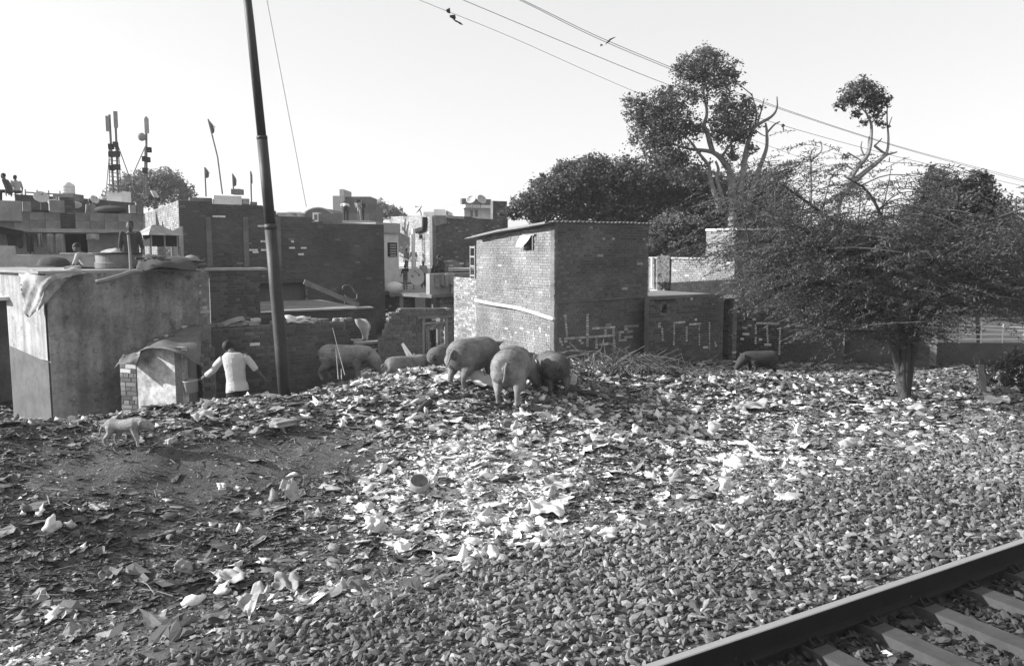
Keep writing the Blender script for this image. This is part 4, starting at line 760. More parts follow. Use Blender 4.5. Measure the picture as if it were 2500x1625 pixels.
FJL = Face(PD(955, 600, 46.5), FJ.P(0, 0)); solo('dark_drain', tube(smoothline([FJL.P(*FJL.sz(*p), .1) for p in [(1041, 530), (1040, 555), (1034, 560), (1020, 564)]], 3), .14, 6), m_rail, 'black bent drain pipe on the sunlit face of the far brick block', 'pipe')
wl1 = Face(PD(938, 600, 38), PD(973, 600, 39)); ww = thing('white_house', wl1.P(wl1.L/2, -.5), 'cream house with a dark louvred window peeping past the dark brick building', 'house')
z1 = wl1.sz(955, 570)[1]; z2 = wl1.sz(955, 632)[1]
obj('wall', prism([wl1.P(-.8, -.5), wl1.P(wl1.L, -.5), wl1.P(wl1.L, z1), wl1.P(-.8, z1)], -wl1.N*3), m_cream, ww)
obj('upper_band', prism([wl1.P(-.8, z1+.01, .15), wl1.P(wl1.L-.05, z1+.01, .15), wl1.P(wl1.L-.05, wl1.sz(955, 545)[1], .15), wl1.P(-.8, wl1.sz(955, 545)[1], .15)], -wl1.N*3), m_plaster2, ww)
a, z = wl1.sz(946, 592); b, zz_ = wl1.sz(968, 626); wnd = obj('window', obox(wl1.P((a+b)/2, (z+zz_)/2, .01), wl1.D, wl1.N, UP, (b-a)/2, .03, (z-zz_)/2), m_dark, ww)
for k in range(5): obj('louvre', obox(wl1.P((a+b)/2, zz_+.06+(z-zz_-.1)*k/4.6, .05), wl1.D, wl1.N, UP, (b-a)/2-.12, .02, .035), m_lcloth, wnd)
# upper white house with twin dishes
wu_ = Face(PD(1133, 520, 52), PD(1204, 520, 53)); uw = thing('rooftop_house', wu_.P(wu_.L/2, 2), 'bright white rooftop room with two windows beneath twin satellite dishes', 'house')
za = wu_.sz(1165, 505)[1]; zb = wu_.sz(1165, 540)[1]
obj('wall', prism([wu_.P(0, zb-1), wu_.P(wu_.L, zb-1), wu_.P(wu_.L, za), wu_.P(0, za)], -wu_.N*3), m_white, uw)
obj('eave', obox(wu_.P(wu_.L/2, za, .2), wu_.D, wu_.N, UP, wu_.L/2+.2, .4, .1), m_white, uw)
obj('parapet', obox(wu_.P(wu_.L*.45, za+.32, -.2), wu_.D, wu_.N, UP, wu_.L*.5, .12, .2), m_mortar, uw)
for px in (1151, 1163):
    a, z = wu_.sz(px-3, 513); b, z_ = wu_.sz(px+3, 529); w_ = obj('window', obox(wu_.P((a+b)/2, (z+z_)/2, .01), wu_.D, wu_.N, UP, (b-a)/2, .03, (z-z_)/2), m_plaster2, uw)
quick('brick_stack_tower', 1204, 50.5, 1238, 51.5, [(1204, 490), (1238, 491)], 'square brick chimney block right of the white rooftop room', .12, seed=66, z0=0, cap=250)
dish(PD(1151, 487, 51), .25*1.3, (-.3, -.8, .5), 'left one of the twin satellite dishes above the white rooftop room', .3)
dish(PD(1175, 488, 51), .25*1.3, (.5, -.7, .5), 'right one of the twin satellite dishes above the white rooftop room', .3)
dish(PD(1024, 512, 44), .2*1.4, (-.7, -.2, .6), 'lone satellite dish on the skyline above the sunlit far brick face', .6)
for i, (x0_, x1_, y0, y1, m) in enumerate([(1065, 1092, 514, 528, m_cream), (1040, 1064, 520, 530, m_white), (1122, 1145, 519, 530, m_plaster2)]):
    p = PD((x0_+x1_)/2, y1, 55); w_ = (x1_-x0_)/F*55/2; h_ = (y1-y0)/F*55; solo('distant_house', obox(p+UP*(h_/2-.5), (1, 0, 0), (0, 1, 0), UP, w_, 1.5, h_/2+.5), m, ['small cream roof block left of the white rooftop room', 'low white roof block beside the lone satellite dish', 'grey roof block touching the white rooftop room'][i], 'building', 'distant roof blocks')
# far tower house and barrel roof
ft = thing('far_tower_house', PD(860, 560, 62), 'distant brick tower house with a left part toned as sunlit and stepped top on the skyline', 'house')
fbm = M('far_brick', .13, .9, .25, 6, .2, 1); fbl = M('far_brick_lit_tone', .34, .9, .2, 6)  # second tone is the far brick with sunlight put into its colour
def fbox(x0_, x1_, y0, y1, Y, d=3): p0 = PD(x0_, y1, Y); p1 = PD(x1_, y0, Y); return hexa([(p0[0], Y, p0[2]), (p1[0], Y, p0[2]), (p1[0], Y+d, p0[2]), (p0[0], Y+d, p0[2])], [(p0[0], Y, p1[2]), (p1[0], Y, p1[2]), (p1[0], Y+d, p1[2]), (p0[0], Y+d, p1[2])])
obj('wall', MB().add(fbox(840, 904, 480, 560, 62)).add(fbox(904.3, 918, 501, 560, 62)), fbm, ft); obj('lit_tone_wall', MB().add(fbox(814, 839.7, 478, 560, 61.5)), fbl, ft); obj('turret', fbox(829, 839, 462, 477.8, 62), fbl, ft)
obj('window', fbox(871, 880, 487, 492, 61.94, .05), m_dark, ft)
bv = thing('barrel_roof_shed', PD(770, 560, 50), 'grey barrel roofed shed on the skyline right of the pole', 'shed')
ar = [PD(735+82*t, 527-20*math.sin(t*math.pi)**.8, 50) for t in np.linspace(0, 1, 14)]; obj('arched_roof', prism([np.array(p) for p in ar]+[PD(817, 535, 50), PD(735, 535, 50)], np.array([.5, 4, 0])), M('barrel_sheet', .12, .8), bv); 
obj('roof_rim', tube(ar, .05, 5), m_lcloth, bv)
lw2 = thing('white_framed_shed', PD(800, 560, 46), 'low shed with a white framed window beside the barrel roof', 'shed')
obj('wall', fbox(778, 900, 521, 560, 46), fbm, lw2); obj('side_wall', fbox(764, 777.7, 519, 560, 46), m_white, lw2); w_ = obj('window', fbox(767, 774, 523, 537, 45.95, .04), m_mortar, lw2)
solo('roof_hump', MB().add(fbox(676, 724, 519, 545, 48)), m_plaster2, 'low grey roof block just right of the leaning pole', 'building'); solo('white_roof_edge', fbox(700, 735, 517, 519.5, 47, 1), m_white, 'thin white roof edge left of the barrel roof', 'roof')
solo('far_wall', fbox(836, 903, 538, 560, 44), m_lcloth, 'low pale wall where the rooftop figures bend', 'wall')
# ------------------------------------------------------------ terrace with washing, where people gather
tf = Face(PD(1049, 700, 29.5), PD(1172, 700, 31.5)); tz0 = tf.sz(1060, 718)[1]; tz1 = tf.sz(1060, 668)[1]
tr = thing('washing_terrace', tf.P(tf.L/2, -.5), 'terrace with a grey front parapet hung with washing, left of the brick house', 'terrace')
obj('parapet', prism([tf.P(0, tz0), tf.P(tf.L, tz0), tf.P(tf.L, tz1), tf.P(0, tz1)], -tf.N*.2), m_plaster2, tr)
obj('slab', obox(tf.P(tf.L/2, tz0-.06, -1), tf.D, tf.N, UP, tf.L/2+.1, 1.2, .06), m_mortar, tr)
B = Brickwork(tr, 150); fu = Face(tf.P(tf.sz(1078, 700)[0], 0, -.1), tf.P(tf.L, 0, -.1)); B.wall(fu, -.8, [(0, tz0-.13), (fu.L, tz0-.13)], tone=.25, seed=71, light=.1); fu2 = Face(tf.P(0, 0, -1.5), tf.P(tf.sz(1078, 700)[0], 0, -1.5)); B.wall(fu2, -.8, [(0, tz0-.13), (fu2.L, tz0-.13)], tone=.1, seed=72); B.done()
for i, (x0_, x1_, y0, y1, m, lb) in enumerate([(1060, 1083, 669, 700, m_cloth, 'wide grey cloth on the terrace parapet, left of the pale one'), (1084, 1108, 668, 698, M('beige_cloth', .35, .95, .1), 'broad beige cloth on the terrace parapet'), (1100, 1107, 695, 718, m_cream, 'narrow cream strip dangling below the beige cloth'), (1109, 1120, 672, 694, m_cloth, 'small grey cloth at the right of the terrace washing')]):
    a, z = tf.sz(x0_, y0); b, z2 = tf.sz(x1_, y1); solo('washing', hang(tf.P(a, z, .05), tf.P(b, z, .05), z-z2, 2, .05, tf.N, seed=40+i), m, lb, 'cloth', 'washing on the terrace parapet', True)
ms = thing('mid_roof', PD(985, 720, 37), 'flat cream roof with a dark edge where the children stand', 'roof')
zf = PD(985, 706, 36)[2]
def rbox(x0_, x1_, Y0, Y1, z0, z1): a, b, c, d = [PD(x, 700, y) for x, y in ((x0_, Y0), (x1_, Y0), (x1_, Y1), (x0_, Y1))]; return hexa([flat(p, z0) for p in (a, b, c, d)], [flat(p, z1) for p in (a, b, c, d)])
obj('roof_slab', rbox(925, 1050, 34.5, 41, zf-.16, zf), m_plaster2, ms)
B = Brickwork(ms, 120); fz = Face(PD(925, 700, 34.6), PD(1052, 700, 34.6)); B.wall(fz, -.6, [(0, zf-.17), (fz.L, zf-.17)], tone=.09, seed=75).done()
obj('roof_drum', ell(PD(962, 702, 34.2), .34, .3, .26, n=14), m_cream, ms, True); obj('kerb', rbox(972, 998, 34.2, 34.5, zf-.2, zf+.06), m_lcloth, ms)
obj('pillar', rbox(1010, 1038, 33.5, 34, -.6, zf-.02), m_plaster2, ms)
obj('upper_slab', rbox(930, 1052, 41.2, 43, zf+.1, PD(985, 655, 41.2)[2]), M('pink_render', .42, .9, .15), ms)
obj('pale_roof', rbox(945, 1040, 43.2, 47, zf+.2, PD(985, 650, 43.2)[2]), m_white, ms)
q2w, F2w = quick('stepped_wall', 1085, 37.0, 1170, 38.2, [(1085, 638), (1110, 634), (1128, 640), (1130, 652), (1142, 652), (1143, 634), (1160, 633), (1170, 633)], 'stepped sunlit brick wall behind the seated man in the dark jacket', .24, seed=77, z0=0, cap=200)
q3w, _ = quick('rear_brick_wall', 940, 48.5, 1100, 48.0, [(940, 630), (1010, 626), (1100, 632)], 'long low brick wall behind the children and the white pipe', .16, seed=79, z0=0, cap=120)
solo('terrace_shelf', rbox(1095, 1160, 34, 36, PD(1120, 662, 34)[2], PD(1120, 656, 34)[2]), m_lcloth, 'thin pale roof slab above the terrace washing', 'roof')
solo('bay_shade_block', rbox(1105, 1158, 34.6, 35, PD(1120, 672, 34.6)[2], PD(1120, 662.5, 34.6)[2]), m_dark, 'opening under the pale roof slab, shade filled in near-black', 'opening')  # solid near-black block stands in for shade under the slab
p = PD(1009, 612, 38); solo('white_pipe', tube([PD(1009, 665, 38), PD(1009, 558, 38)], .09, 10), m_white, 'tall white upright pipe among the children on the rooftop', 'pipe')
dish(PD(1013, 676, 35.5), .42, (.55, -.75, .25), 'largest satellite dish, standing between the two rooftop children', .15)
solo('white_awning', pxsheet([[(975, 622, 40), (1000, 630, 40)], [(976, 626, 39), (1000, 640, 39)]], nu=6, nv=4), m_white, 'small bright white awning held above the rooftop children', 'awning', None, True)
# ------------------------------------------------------------ trees
def leafquads(cen, size, g, droop=None, asp=.55, tone=(.05, .11)):
    n = len(cen); Rm = randrot(n, 1.3, g); s = size*(.6+.8*g.random(n)); base = np.array([[-1, -asp, 0], [.2, -asp*.9, .1], [1, 0, 0], [-.1, asp, .1]])
    V = np.einsum('nij,nkj->nki', Rm, base[None]*s[:, None, None])+cen[:, None, :]
    Fq = (np.arange(n)[:, None]*4+np.arange(4)[None]); return (V.reshape(-1, 3), Fq), tone[0]+(tone[1]-tone[0])*g.random(n)
def crown(mb, blobs, Y, clumps, per, size, seed, ydep=1.0, tone=(.05, .11), flatten=.8, spread=1.18):
    g = np.random.default_rng(seed); tot = sum(b[2]**2 for b in blobs); out = []
    for b in blobs:
        x, y, r = b[:3]; dY = b[3] if len(b) > 3 else 0; c = PD(x, y, Y+dY); rr = r/F*(Y+dY); k = max(2, int(clumps*r*r/tot))
        d = g.normal(size=(k, 3)); d /= np.linalg.norm(d, axis=1)[:, None]; rad = g.random(k)**.6*spread*(.75+.5*g.random(k))
        cc = c+d*rad[:, None]*rr*[1, ydep, flatten]; cr = np.minimum(rr*(.10+.14*g.random(k)), .55)
        P = cc[:, None, :]+g.normal(size=(k, per, 3))*cr[:, None, None]*[1, 1, .7]; out.append(P.reshape(-1, 3))
    for b in blobs:               # loose sprays round the edge
        c = PD(b[0], b[1], Y+(b[3] if len(b) > 3 else 0)); k = int(clumps*per*.22*b[2]**2/tot); d = g.normal(size=(k, 3)); d /= np.linalg.norm(d, axis=1)[:, None]+1e-9; out.append(c+d*(b[2]/F*Y)*(.75+.75*g.random((k, 1))**1.5)*[1, ydep, flatten])
    VF, t = leafquads(np.concatenate(out), size, g, tone=tone); mb.add(VF, t)
def limb(mb, pts, Y, r0, r1, dY=None, seed=0):
    if Y > 28: r0, r1 = r0*.72, r1*.6
    g = np.random.default_rng(seed); P = [PD(p[0], p[1], Y+(p[2] if len(p) > 2 else 0)) for p in pts]; P = smoothline(P, 4); mb.add(tube(P, np.linspace(r0, r1, len(P))*(1+.12*(g.random(len(P))-.5)), 7))
def tree(name, label, Y, base, limbs, blobs, clumps, per, size, seed, bark=m_bark, tone=(.05, .11), group=None, **k):
    c = PD(base[0], base[1], Y); t = thing(name, np.array([c[0], c[1], -.8]), label, 'tree', group)
    mb = MB()
    for i, (pts, r0, r1) in enumerate(limbs): limb(mb, pts, Y, r0, r1, seed=seed+i)
    if bark is m_pbark and blobs:      # twigs carrying every leaf spray
        g = np.random.default_rng(seed); LP = np.concatenate([np.array([PD(q[0], q[1], Y) for q in smoothline([(p[0], p[1], 0) for p in L_[0]], 5)]) for L_ in limbs])
        for b in blobs:
            c_ = PD(b[0], b[1], Y); o_ = LP[np.argmin(np.linalg.norm(LP-c_, axis=1))]; r_ = b[2]/F*Y; mb.add(tube(smoothline([o_, (o_+c_)/2+g.normal(size=3)*r_*.15, c_], 3), np.linspace(.035, .022, 7), 5))
            for k_ in range(7):
                d_ = norm(g.normal(size=3)+[0, 0, .3]); mb.add(tube(smoothline([c_, c_+d_*r_*.5+g.normal(size=3)*r_*.1, c_+d_*r_*1.15], 3), np.linspace(.018, .005, 7), 4))
    if limbs: obj('trunk', mb, bark, t, True)
    if blobs:
        mc = MB(); crown(mc, blobs, Y, clumps, per, size, seed, tone=tone, **k); obj('crown', mc, m_leaf, t)
    return t
tree('pollarded_fig_tree', 'tall half leafy tree with pale bare limbs, rising above the dark canopy', 42, (1770, 620), [([(1790, 700), (1788, 500), (1785, 432), (1768, 397), (1740, 372), (1684, 364)], .38, .12), ([(1740, 372), (1726, 323), (1719, 306), (1726, 275), (1719, 233), (1715, 187)], .2, .05), ([(1760, 520), (1733, 435), (1731, 407), (1708, 376), (1684, 344), (1650, 310)], .2, .05), ([(1770, 500), (1750, 439), (1754, 414), (1747, 393)], .16, .1), ([(1800, 520), (1813, 432), (1820, 379), (1830, 337), (1844, 309), (1883, 285), (1897, 264), (1897, 236)], .26, .04), ([(1820, 520), (1848, 428), (1862, 390), (1872, 358), (1872, 320), (1869, 300)], .22, .08), ([(1872, 325), (1890, 305), (1904, 297)], .08, .05), ([(1844, 309), (1846, 275), (1837, 233)], .09, .03), ([(1850, 300), (1860, 265), (1866, 240)], .07, .03), ([(1764, 379), (1789, 344), (1792, 320), (1796, 300)], .1, .04), ([(1820, 390), (1834, 375), (1850, 370)], .07, .04), ([(1844, 318), (1862, 330), (1876, 334)], .05, .03), ([(1684, 364), (1640, 350), (1600, 320), (1570, 290)], .1, .03), ([(1726, 323), (1700, 320), (1650, 300), (1610, 270)], .09, .03), ([(1731, 407), (1690, 400), (1640, 390)], .08, .03)],
     [(1719, 180, 52), (1684, 172, 32), (1754, 198, 36), (1785, 192, 20), (1715, 142, 28), (1745, 150, 26), (1660, 165, 14), (1551, 254, 26), (1600, 264, 40), (1642, 250, 40), (1565, 289, 28), (1607, 316, 45), (1649, 300, 44), (1583, 344, 32), (1628, 351, 42), (1614, 390, 36), (1659, 397, 42), (1691, 316, 26), (1768, 289, 40), (1803, 295, 40), (1823, 270, 24), (1775, 323, 36), (1810, 330, 26), (1834, 365, 16), (1789, 386, 24), (1775, 250, 20), (1817, 248, 18), (1640, 225, 22), (1700, 240, 20), (1530, 240, 12)], 1000, 20, .075, 3, bark=m_pbark, tone=(.06, .14), spread=1.5)
tree('spreading_dark_tree', 'broad dense dark tree spreading behind the corrugated roof house', 46, (1500, 620), [([(1500, 700), (1495, 560), (1470, 480)], .5, .2), ([(1640, 640), (1650, 560), (1700, 480)], .4, .15)],
     [(1250, 518, 16), (1225, 522, 10), (1290, 500, 32), (1340, 478, 45), (1335, 455, 26), (1400, 450, 52), (1390, 420, 30), (1455, 440, 52), (1450, 415, 30), (1520, 450, 55), (1540, 415, 26), (1580, 455, 50), (1640, 460, 50), (1700, 470, 55), (1760, 480, 55), (1820, 475, 50), (1865, 455, 40), (1870, 500, 50), (1320, 520, 30), (1400, 520, 40), (1480, 520, 45), (1560, 520, 50), (1640, 530, 50), (1720, 540, 50), (1800, 540, 50), (1870, 560, 50), (1500, 560, 40), (1620, 420, 22), (1700, 425, 20)], 3600, 30, .085, 5, tone=(.05, .14), spread=1.3)
tree('grey_leafed_tree', 'paler fine leafed tree between the corrugated house and the tower room', 36, (1650, 640), [([(1650, 700), (1655, 620), (1640, 570)], .2, .08)],
     [(1620, 560, 34), (1660, 575, 40), (1700, 590, 30), (1640, 545, 30), (1690, 550, 30), (1605, 590, 20)], 220, 45, .07, 6, tone=(.08, .18))
tree('lopped_tree', 'lopped tree with thick bare pale limbs and one small leafy top', 30, (2040, 620), [([(2010, 760), (2030, 600), (2048, 490), (2081, 448), (2108, 423), (2140, 398), (2163, 378)], .24, .1), ([(2060, 470), (2087, 417), (2114, 384), (2123, 363), (2127, 332), (2127, 302), (2117, 281), (2108, 250)], .16, .035), ([(2163, 378), (2168, 360), (2169, 332), (2166, 296), (2166, 262)], .08, .03), ([(2135, 356), (2150, 368), (2163, 376)], .07, .07), ([(2163, 378), (2177, 375), (2190, 371)], .06, .04), ([(2069, 372), (2082, 380), (2099, 390), (2104, 398)], .04, .05), ([(2104, 345), (2102, 362), (2112, 385)], .03, .06), ([(2123, 363), (2120, 345), (2122, 332)], .06, .04), ([(2135, 356), (2145, 347), (2153, 338)], .05, .03), ([(1979, 560), (1979, 417), (1979, 375), (1990, 360)], .09, .035), ([(1979, 393), (2005, 369), (2003, 344)], .05, .03), ([(1979, 378), (1968, 372)], .03, .02), ([(2127, 302), (2145, 280), (2155, 265)], .04, .02), ([(2125, 290), (2100, 260), (2080, 245)], .04, .02), ([(2169, 310), (2178, 285)], .03, .02)],
     [(2099, 217, 26), (2081, 235, 24), (2114, 230, 28), (2142, 235, 22), (2160, 248, 15), (2060, 250, 16), (2041, 259, 9), (2087, 278, 12), (2108, 302, 11), (2142, 284, 16), (2157, 305, 9), (2130, 255, 18), (2063, 387, 9), (2066, 405, 8)], 230, 18, .05, 8, bark=m_pbark, tone=(.06, .14), spread=1.45)
tree('bushy_dark_tree', 'dense dark broadleaf tree with two tufted tops at the right', 29, (2330, 760), [([(2392, 940), (2385, 760), (2350, 600)], .13, .06)],
     [(2282, 430, 22), (2300, 455, 30), (2270, 465, 24), (2388, 428, 17), (2392, 455, 26), (2370, 480, 40), (2330, 500, 50), (2280, 510, 44), (2410, 510, 44), (2430, 560, 40), (2380, 570, 50), (2310, 580, 50), (2470, 620, 40), (2250, 540, 40), (2440, 660, 44), (2360, 650, 50), (2480, 560, 22)], 1100, 38, .062, 9, tone=(.05, .12), spread=1.25)
tree('distant_tree', 'bushy tree, leaves toned pale for haze, behind the phone masts on the left skyline', 75, (380, 560), [([(380, 600), (380, 500), (370, 460)], .4, .2)], [(290, 475, 26), (330, 450, 28), (370, 440, 26), (400, 440, 28), (430, 455, 26), (455, 475, 18), (400, 470, 34), (340, 478, 34), (262, 490, 14), (310, 440, 14)], 560, 20, .12, 10, spread=1.35, tone=(.12, .22))  # leaf tones lightened to put haze into the colour
tree('faint_tree', 'faint pale tree on the skyline right of the distant tower house', 90, (930, 570), [([(930, 600), (935, 520), (950, 500)], .2, .1)], [(925, 500, 14), (940, 515, 20), (960, 522, 18), (980, 532, 14), (915, 525, 18), (1000, 536, 9), (1010, 540, 6)], 260, 14, .14, 11, tone=(.2, .32))  # pale leaf tones carry the haze of distance
# background wood closing the view on the right
wb = MB(); crown(wb, [(x, 590+12*math.sin(x), 44, (x % 7)) for x in range(1560, 2780, 42)]+[(x, 640, 40) for x in range(1760, 2700, 60)]+[(x, 720, 46) for x in range(1900, 2760, 55)], 55, 2300, 36, .16, 12, tone=(.05, .10)); crown(wb, [(x, 640+(x*7 % 60), 40) for x in range(2260, 2780, 50)]+[(x, 730, 36) for x in range(2280, 2780, 45)], 30, 700, 36, .08, 19, tone=(.05, .11)); tag(obj('background_wood', wb, m_leaf), 'dark mass of foliage far behind the walls on the right', 'foliage', kind='stuff')
# acacia in front
ac = thing('acacia_tree', PD(2208, 962, 16.6), 'feathery acacia with a short forked trunk standing on the litter at the right', 'tree')
Ya = 16.6; LM = [([(2203, 968), (2190, 880), (2165, 790, -.2), (2110, 725, -.5), (2040, 695, -.8), (1960, 690, -1), (1880, 705, -1.2)], .085, .02), ([(2205, 968), (2203, 870), (2195, 770, .2), (2150, 650, .3), (2060, 560, .3), (1980, 500, .2), (1900, 445, 0)], .1, .018), ([(2210, 968), (2215, 860), (2235, 760, .4), (2270, 640, .6), (2295, 540, .8), (2300, 460, 1)], .1, .02), ([(2214, 968), (2228, 870), (2262, 780, -.2), (2350, 690, -.4), (2430, 640, -.6), (2520, 590, -.8)], .085, .02), ([(2235, 760), (2300, 700, .6), (2400, 680, .8), (2500, 700, 1)], .05, .015), ([(2165, 790), (2080, 745, .5), (1980, 760, .9), (1930, 780, 1)], .045, .012), ([(2150, 650), (2160, 560, -.6), (2120, 470, -.8), (2060, 430, -1)], .05, .012), ([(2195, 770), (2100, 640, -1), (1980, 600, -1.4), (1860, 590, -1.6), (1780, 600, -1.7)], .05, .012), ([(2270, 640), (2350, 560, -.5), (2440, 530, -.7), (2520, 500, -.8)], .045, .012), ([(2110, 725), (2050, 640, -.5), (1960, 560, -.8), (1880, 520, -1)], .035, .01), ([(2200, 800), (2100, 810, -.8), (2010, 800, -1)], .03, .008)]
mb = MB(); mb.add(tube(smoothline([PD(2208, 975, Ya), PD(2206, 945, Ya), PD(2207, 925, Ya)], 4), np.linspace(.13, .075, 9), 9))
for i, (p, a, b) in enumerate(LM): limb(mb, p, Ya, a, b, seed=i)
obj('trunk', mb, M('dark_bark', .06, .95, .35, 14, bump=.02, bumps=20), ac, True)
g = np.random.default_rng(77); st_, en = [], []
REG = [(1790, 560, 60, 70), (1850, 500, 60, 55), (1900, 440, 55, 40), (1970, 440, 70, 40), (2060, 450, 70, 42), (1830, 620, 80, 75), (1920, 570, 80, 80), (2010, 540, 80, 80), (2100, 520, 80, 75), (2180, 540, 80, 80), (1900, 660, 90, 60), (2000, 650, 90, 80), (2100, 640, 90, 80), (2200, 640, 90, 90), (2300, 600, 80, 90), (2300, 680, 90, 70), (2400, 560, 70, 80), (2400, 640, 80, 80), (2480, 600, 60, 100), (2130, 740, 80, 50), (2210, 760, 70, 60), (2020, 740, 70, 40), (1960, 700, 80, 40), (2250, 480, 60, 50), (2160, 430, 45, 32), (2480, 720, 50, 50), (2000, 800, 45, 25), (1760, 640, 50, 50), (2180, 800, 60, 35), (2350, 730, 60, 40), (2500, 500, 40, 30), (1780, 490, 35, 30)]
WT = np.array([a*b for _, _, a, b in REG], float); WT[0] *= .6; WT[1] *= .6; WT[2:5] *= .5; WT[5] *= .6; WT[24] *= .4; WT[18:20] *= 1.5; WT[29] *= 1.5; WT[[0, 1, 5, 27]] *= .45; WT[6] *= .75; WT[30:] *= .35; WT /= WT.sum()
NC = 280; rc_ = g.choice(len(REG), NC, p=WT); ang_ = g.random(NC)*6.283; rr_ = g.random(NC)**.5; ltw = []
limbpts = np.concatenate([np.array([PD(q[0], q[1], Ya+(q[2] if len(q) > 2 else 0)) for q in np.array(smoothline([(p_[0], p_[1], p_[2] if len(p_) > 2 else 0) for p_ in L_[0]], 6))[8:]]) for L_ in LM])
cpx = np.array([REG[i][0]+REG[i][2]*1.1*rr_[k]*math.cos(ang_[k]) for k, i in enumerate(rc_)]); cpy = np.array([REG[i][1]+REG[i][3]*1.1*rr_[k]*math.sin(ang_[k]) for k, i in enumerate(rc_)]); cY = Ya+g.normal(size=NC)*1.1
nb = MB()
for k in range(NC):
    c_ = PD(cpx[k], cpy[k], cY[k]); dd = np.linalg.norm(limbpts-c_, axis=1); o_ = limbpts[np.argmin(dd+g.random(len(dd))*.5)]; m_ = (c_+o_)/2+g.normal(size=3)*.12+[0, 0, .12]; nb.add(tube(smoothline([o_, m_, c_], 3), np.linspace(.016, .005, 7), 4))
obj('branches', nb, M('dark_bark'), ac, True)
K = 3500; kc = g.integers(0, NC, K); sg = (.10+.28*g.random(NC))[kc]
px_ = cpx[kc]+g.normal(size=K)*sg*118; py_ = cpy[kc]+g.normal(size=K)*sg*85; Yk = cY[kc]+g.normal(size=K)*sg
mt = MB(); leafc = []; leafd = []; tw = []
for k in range(K):
    p = PD(px_[k], py_[k], Yk[k]); sx = np.sign(px_[k]-2210+g.normal()*120); d = norm([sx*(.8+.4*g.random()), g.normal()*.5, .10-.55*g.random() if g.random() < .7 else .35*g.random()]); L_ = .35+.5*g.random()
    t = np.linspace(0, 1, 11)[:, None]; line = p+d*L_*t+np.array([0, 0, -.22*L_])*t**2; tw.append(line[::3])
    q = np.repeat(line[1:], 2, 0); leafc.append(q+g.normal(size=q.shape)*.02); leafd.append(np.tile(d, (len(q), 1)))
LC = np.concatenate(leafc); LD = np.concatenate(leafd); n = len(LC); side = np.cross(LD, g.normal(size=LD.shape)); side /= np.linalg.norm(side, axis=1)[:, None]+1e-9
ax = LD*.6+side*.8+g.normal(size=LD.shape)*.25; ax /= np.linalg.norm(ax, axis=1)[:, None]; wv = np.cross(ax, g.normal(size=ax.shape)); wv /= np.linalg.norm(wv, axis=1)[:, None]
ll = (.035+.035*g.random(n))[:, None]; ww_ = (.007+.006*g.random(n))[:, None]
V = np.stack([LC-ax*ll*.1-wv*ww_, LC-ax*ll*.1+wv*ww_, LC+ax*ll+wv*ww_*.6, LC+ax*ll-wv*ww_*.6], 1).reshape(-1, 3); mc = MB().add((V, np.arange(n)[:, None]*4+np.arange(4)[None]), .045+.07*g.random(n)); obj('foliage', mc, m_leaf, ac)
TW = np.array(tw); o = np.array([0, .003, .005]); V = np.concatenate([TW-o, TW+o], 1).reshape(-1, 3); b0 = np.arange(K)[:, None]*8
Fq = np.concatenate([np.concatenate([b0+j, b0+j+1, b0+j+5, b0+j+4], 1) for j in range(3)]); obj('twigs', MB().add((V, Fq), .06), m_leaf, ac)
# stump post and scrub at the right edge
p = PD(2398, 962, 17.4); solo('leaning_stump', tube([p, p+[-.02, 0, .4], PD(2395, 905, 17.4), PD(2397, 890, 17.4)], [.09, .075, .06, .05], 8), m_wood, 'short broken stump post with a pale top near the right edge', 'stump')
sc = MB(); crown(sc, [(2440, 900, 26), (2480, 880, 34), (2410, 925, 18), (2470, 930, 20), (2500, 910, 30)], 18.5, 60, 50, .03, 14, tone=(.04, .1))
for k in range(40): a = PD(2380+130*g.random(), 950, 18.4); sc.add(tube([a, a+[g.normal()*.2, 0, .5+.4*g.random()]], .008, 4), .08)
solo('scrub_bush', sc, m_leaf, 'low dark scrub bush growing at the right edge of the litter', 'bush')
# brush pile of cut branches
bp_ = MB(); g = np.random.default_rng(9)
for k in range(150):
    x0_ = 1430+g.random()*300; p = PG(x0_, 912+g.random()*10); a = g.random()*6.28; L_ = .5+1.2*g.random(); hgt = (.10+.28*g.random())*math.exp(-((x0_-1500)/110)**2)+.12
    q = [p, p+np.array([math.cos(a)*L_*.4, .3*math.sin(a)*L_, hgt]), p+np.array([math.cos(a)*L_, .5*math.sin(a)*L_, hgt*(.2+.7*g.random())])]
    bp_.add(tube(smoothline(q, 4)+g.normal(size=(9, 3))*.012, np.linspace(.014, .004, 9), 4), .05+.12*g.random())
    if k % 2:
        r_ = q[1]; bp_.add(tube([r_, r_+[g.normal()*.3, g.normal()*.2, .1+.2*g.random()]], .005, 4), .12)
solo('brush_pile', bp_, m_brick, 'tangled pile of cut branches at the foot of the painted brick face', 'brush pile')
# ------------------------------------------------------------ leaning pole, guy wire, overhead wires
Yp = 12.6; pl = thing('leaning_pole', PD(697, 962, Yp), 'tall dark tubular pole leaning left in front of the rough brick wall', 'pole')
def ppt(px, py): return PD(px, py, Yp)
pb, pm1, pm2, ptp = ppt(697, 985), ppt(661, 560), ppt(640, 340), ppt(597, -60)
rr = lambda w: w/2/F*Yp
def lerp(a, b, t): return a+(b-a)*t
obj('lower_section', tube([pb, ppt(686, 850), ppt(673, 700), pm1], [rr(31), rr(31), rr(30), rr(29)], 14), m_pole, pl, True)
obj('middle_section', tube([pm1, pm2], [rr(26), rr(25)], 14), m_pole, pl, True)
obj('upper_section', tube([pm2, ppt(611, 60), ptp], [rr(21.5), rr(20), rr(19)], 14), m_pole, pl, True)
for a, b, w in [(pm1, lerp(pm1, pm2, .06), 30), (pm2, lerp(pm2, ptp, .02), 26)]: obj('collar', tube([a, b], rr(w), 14), m_pole, pl, True)
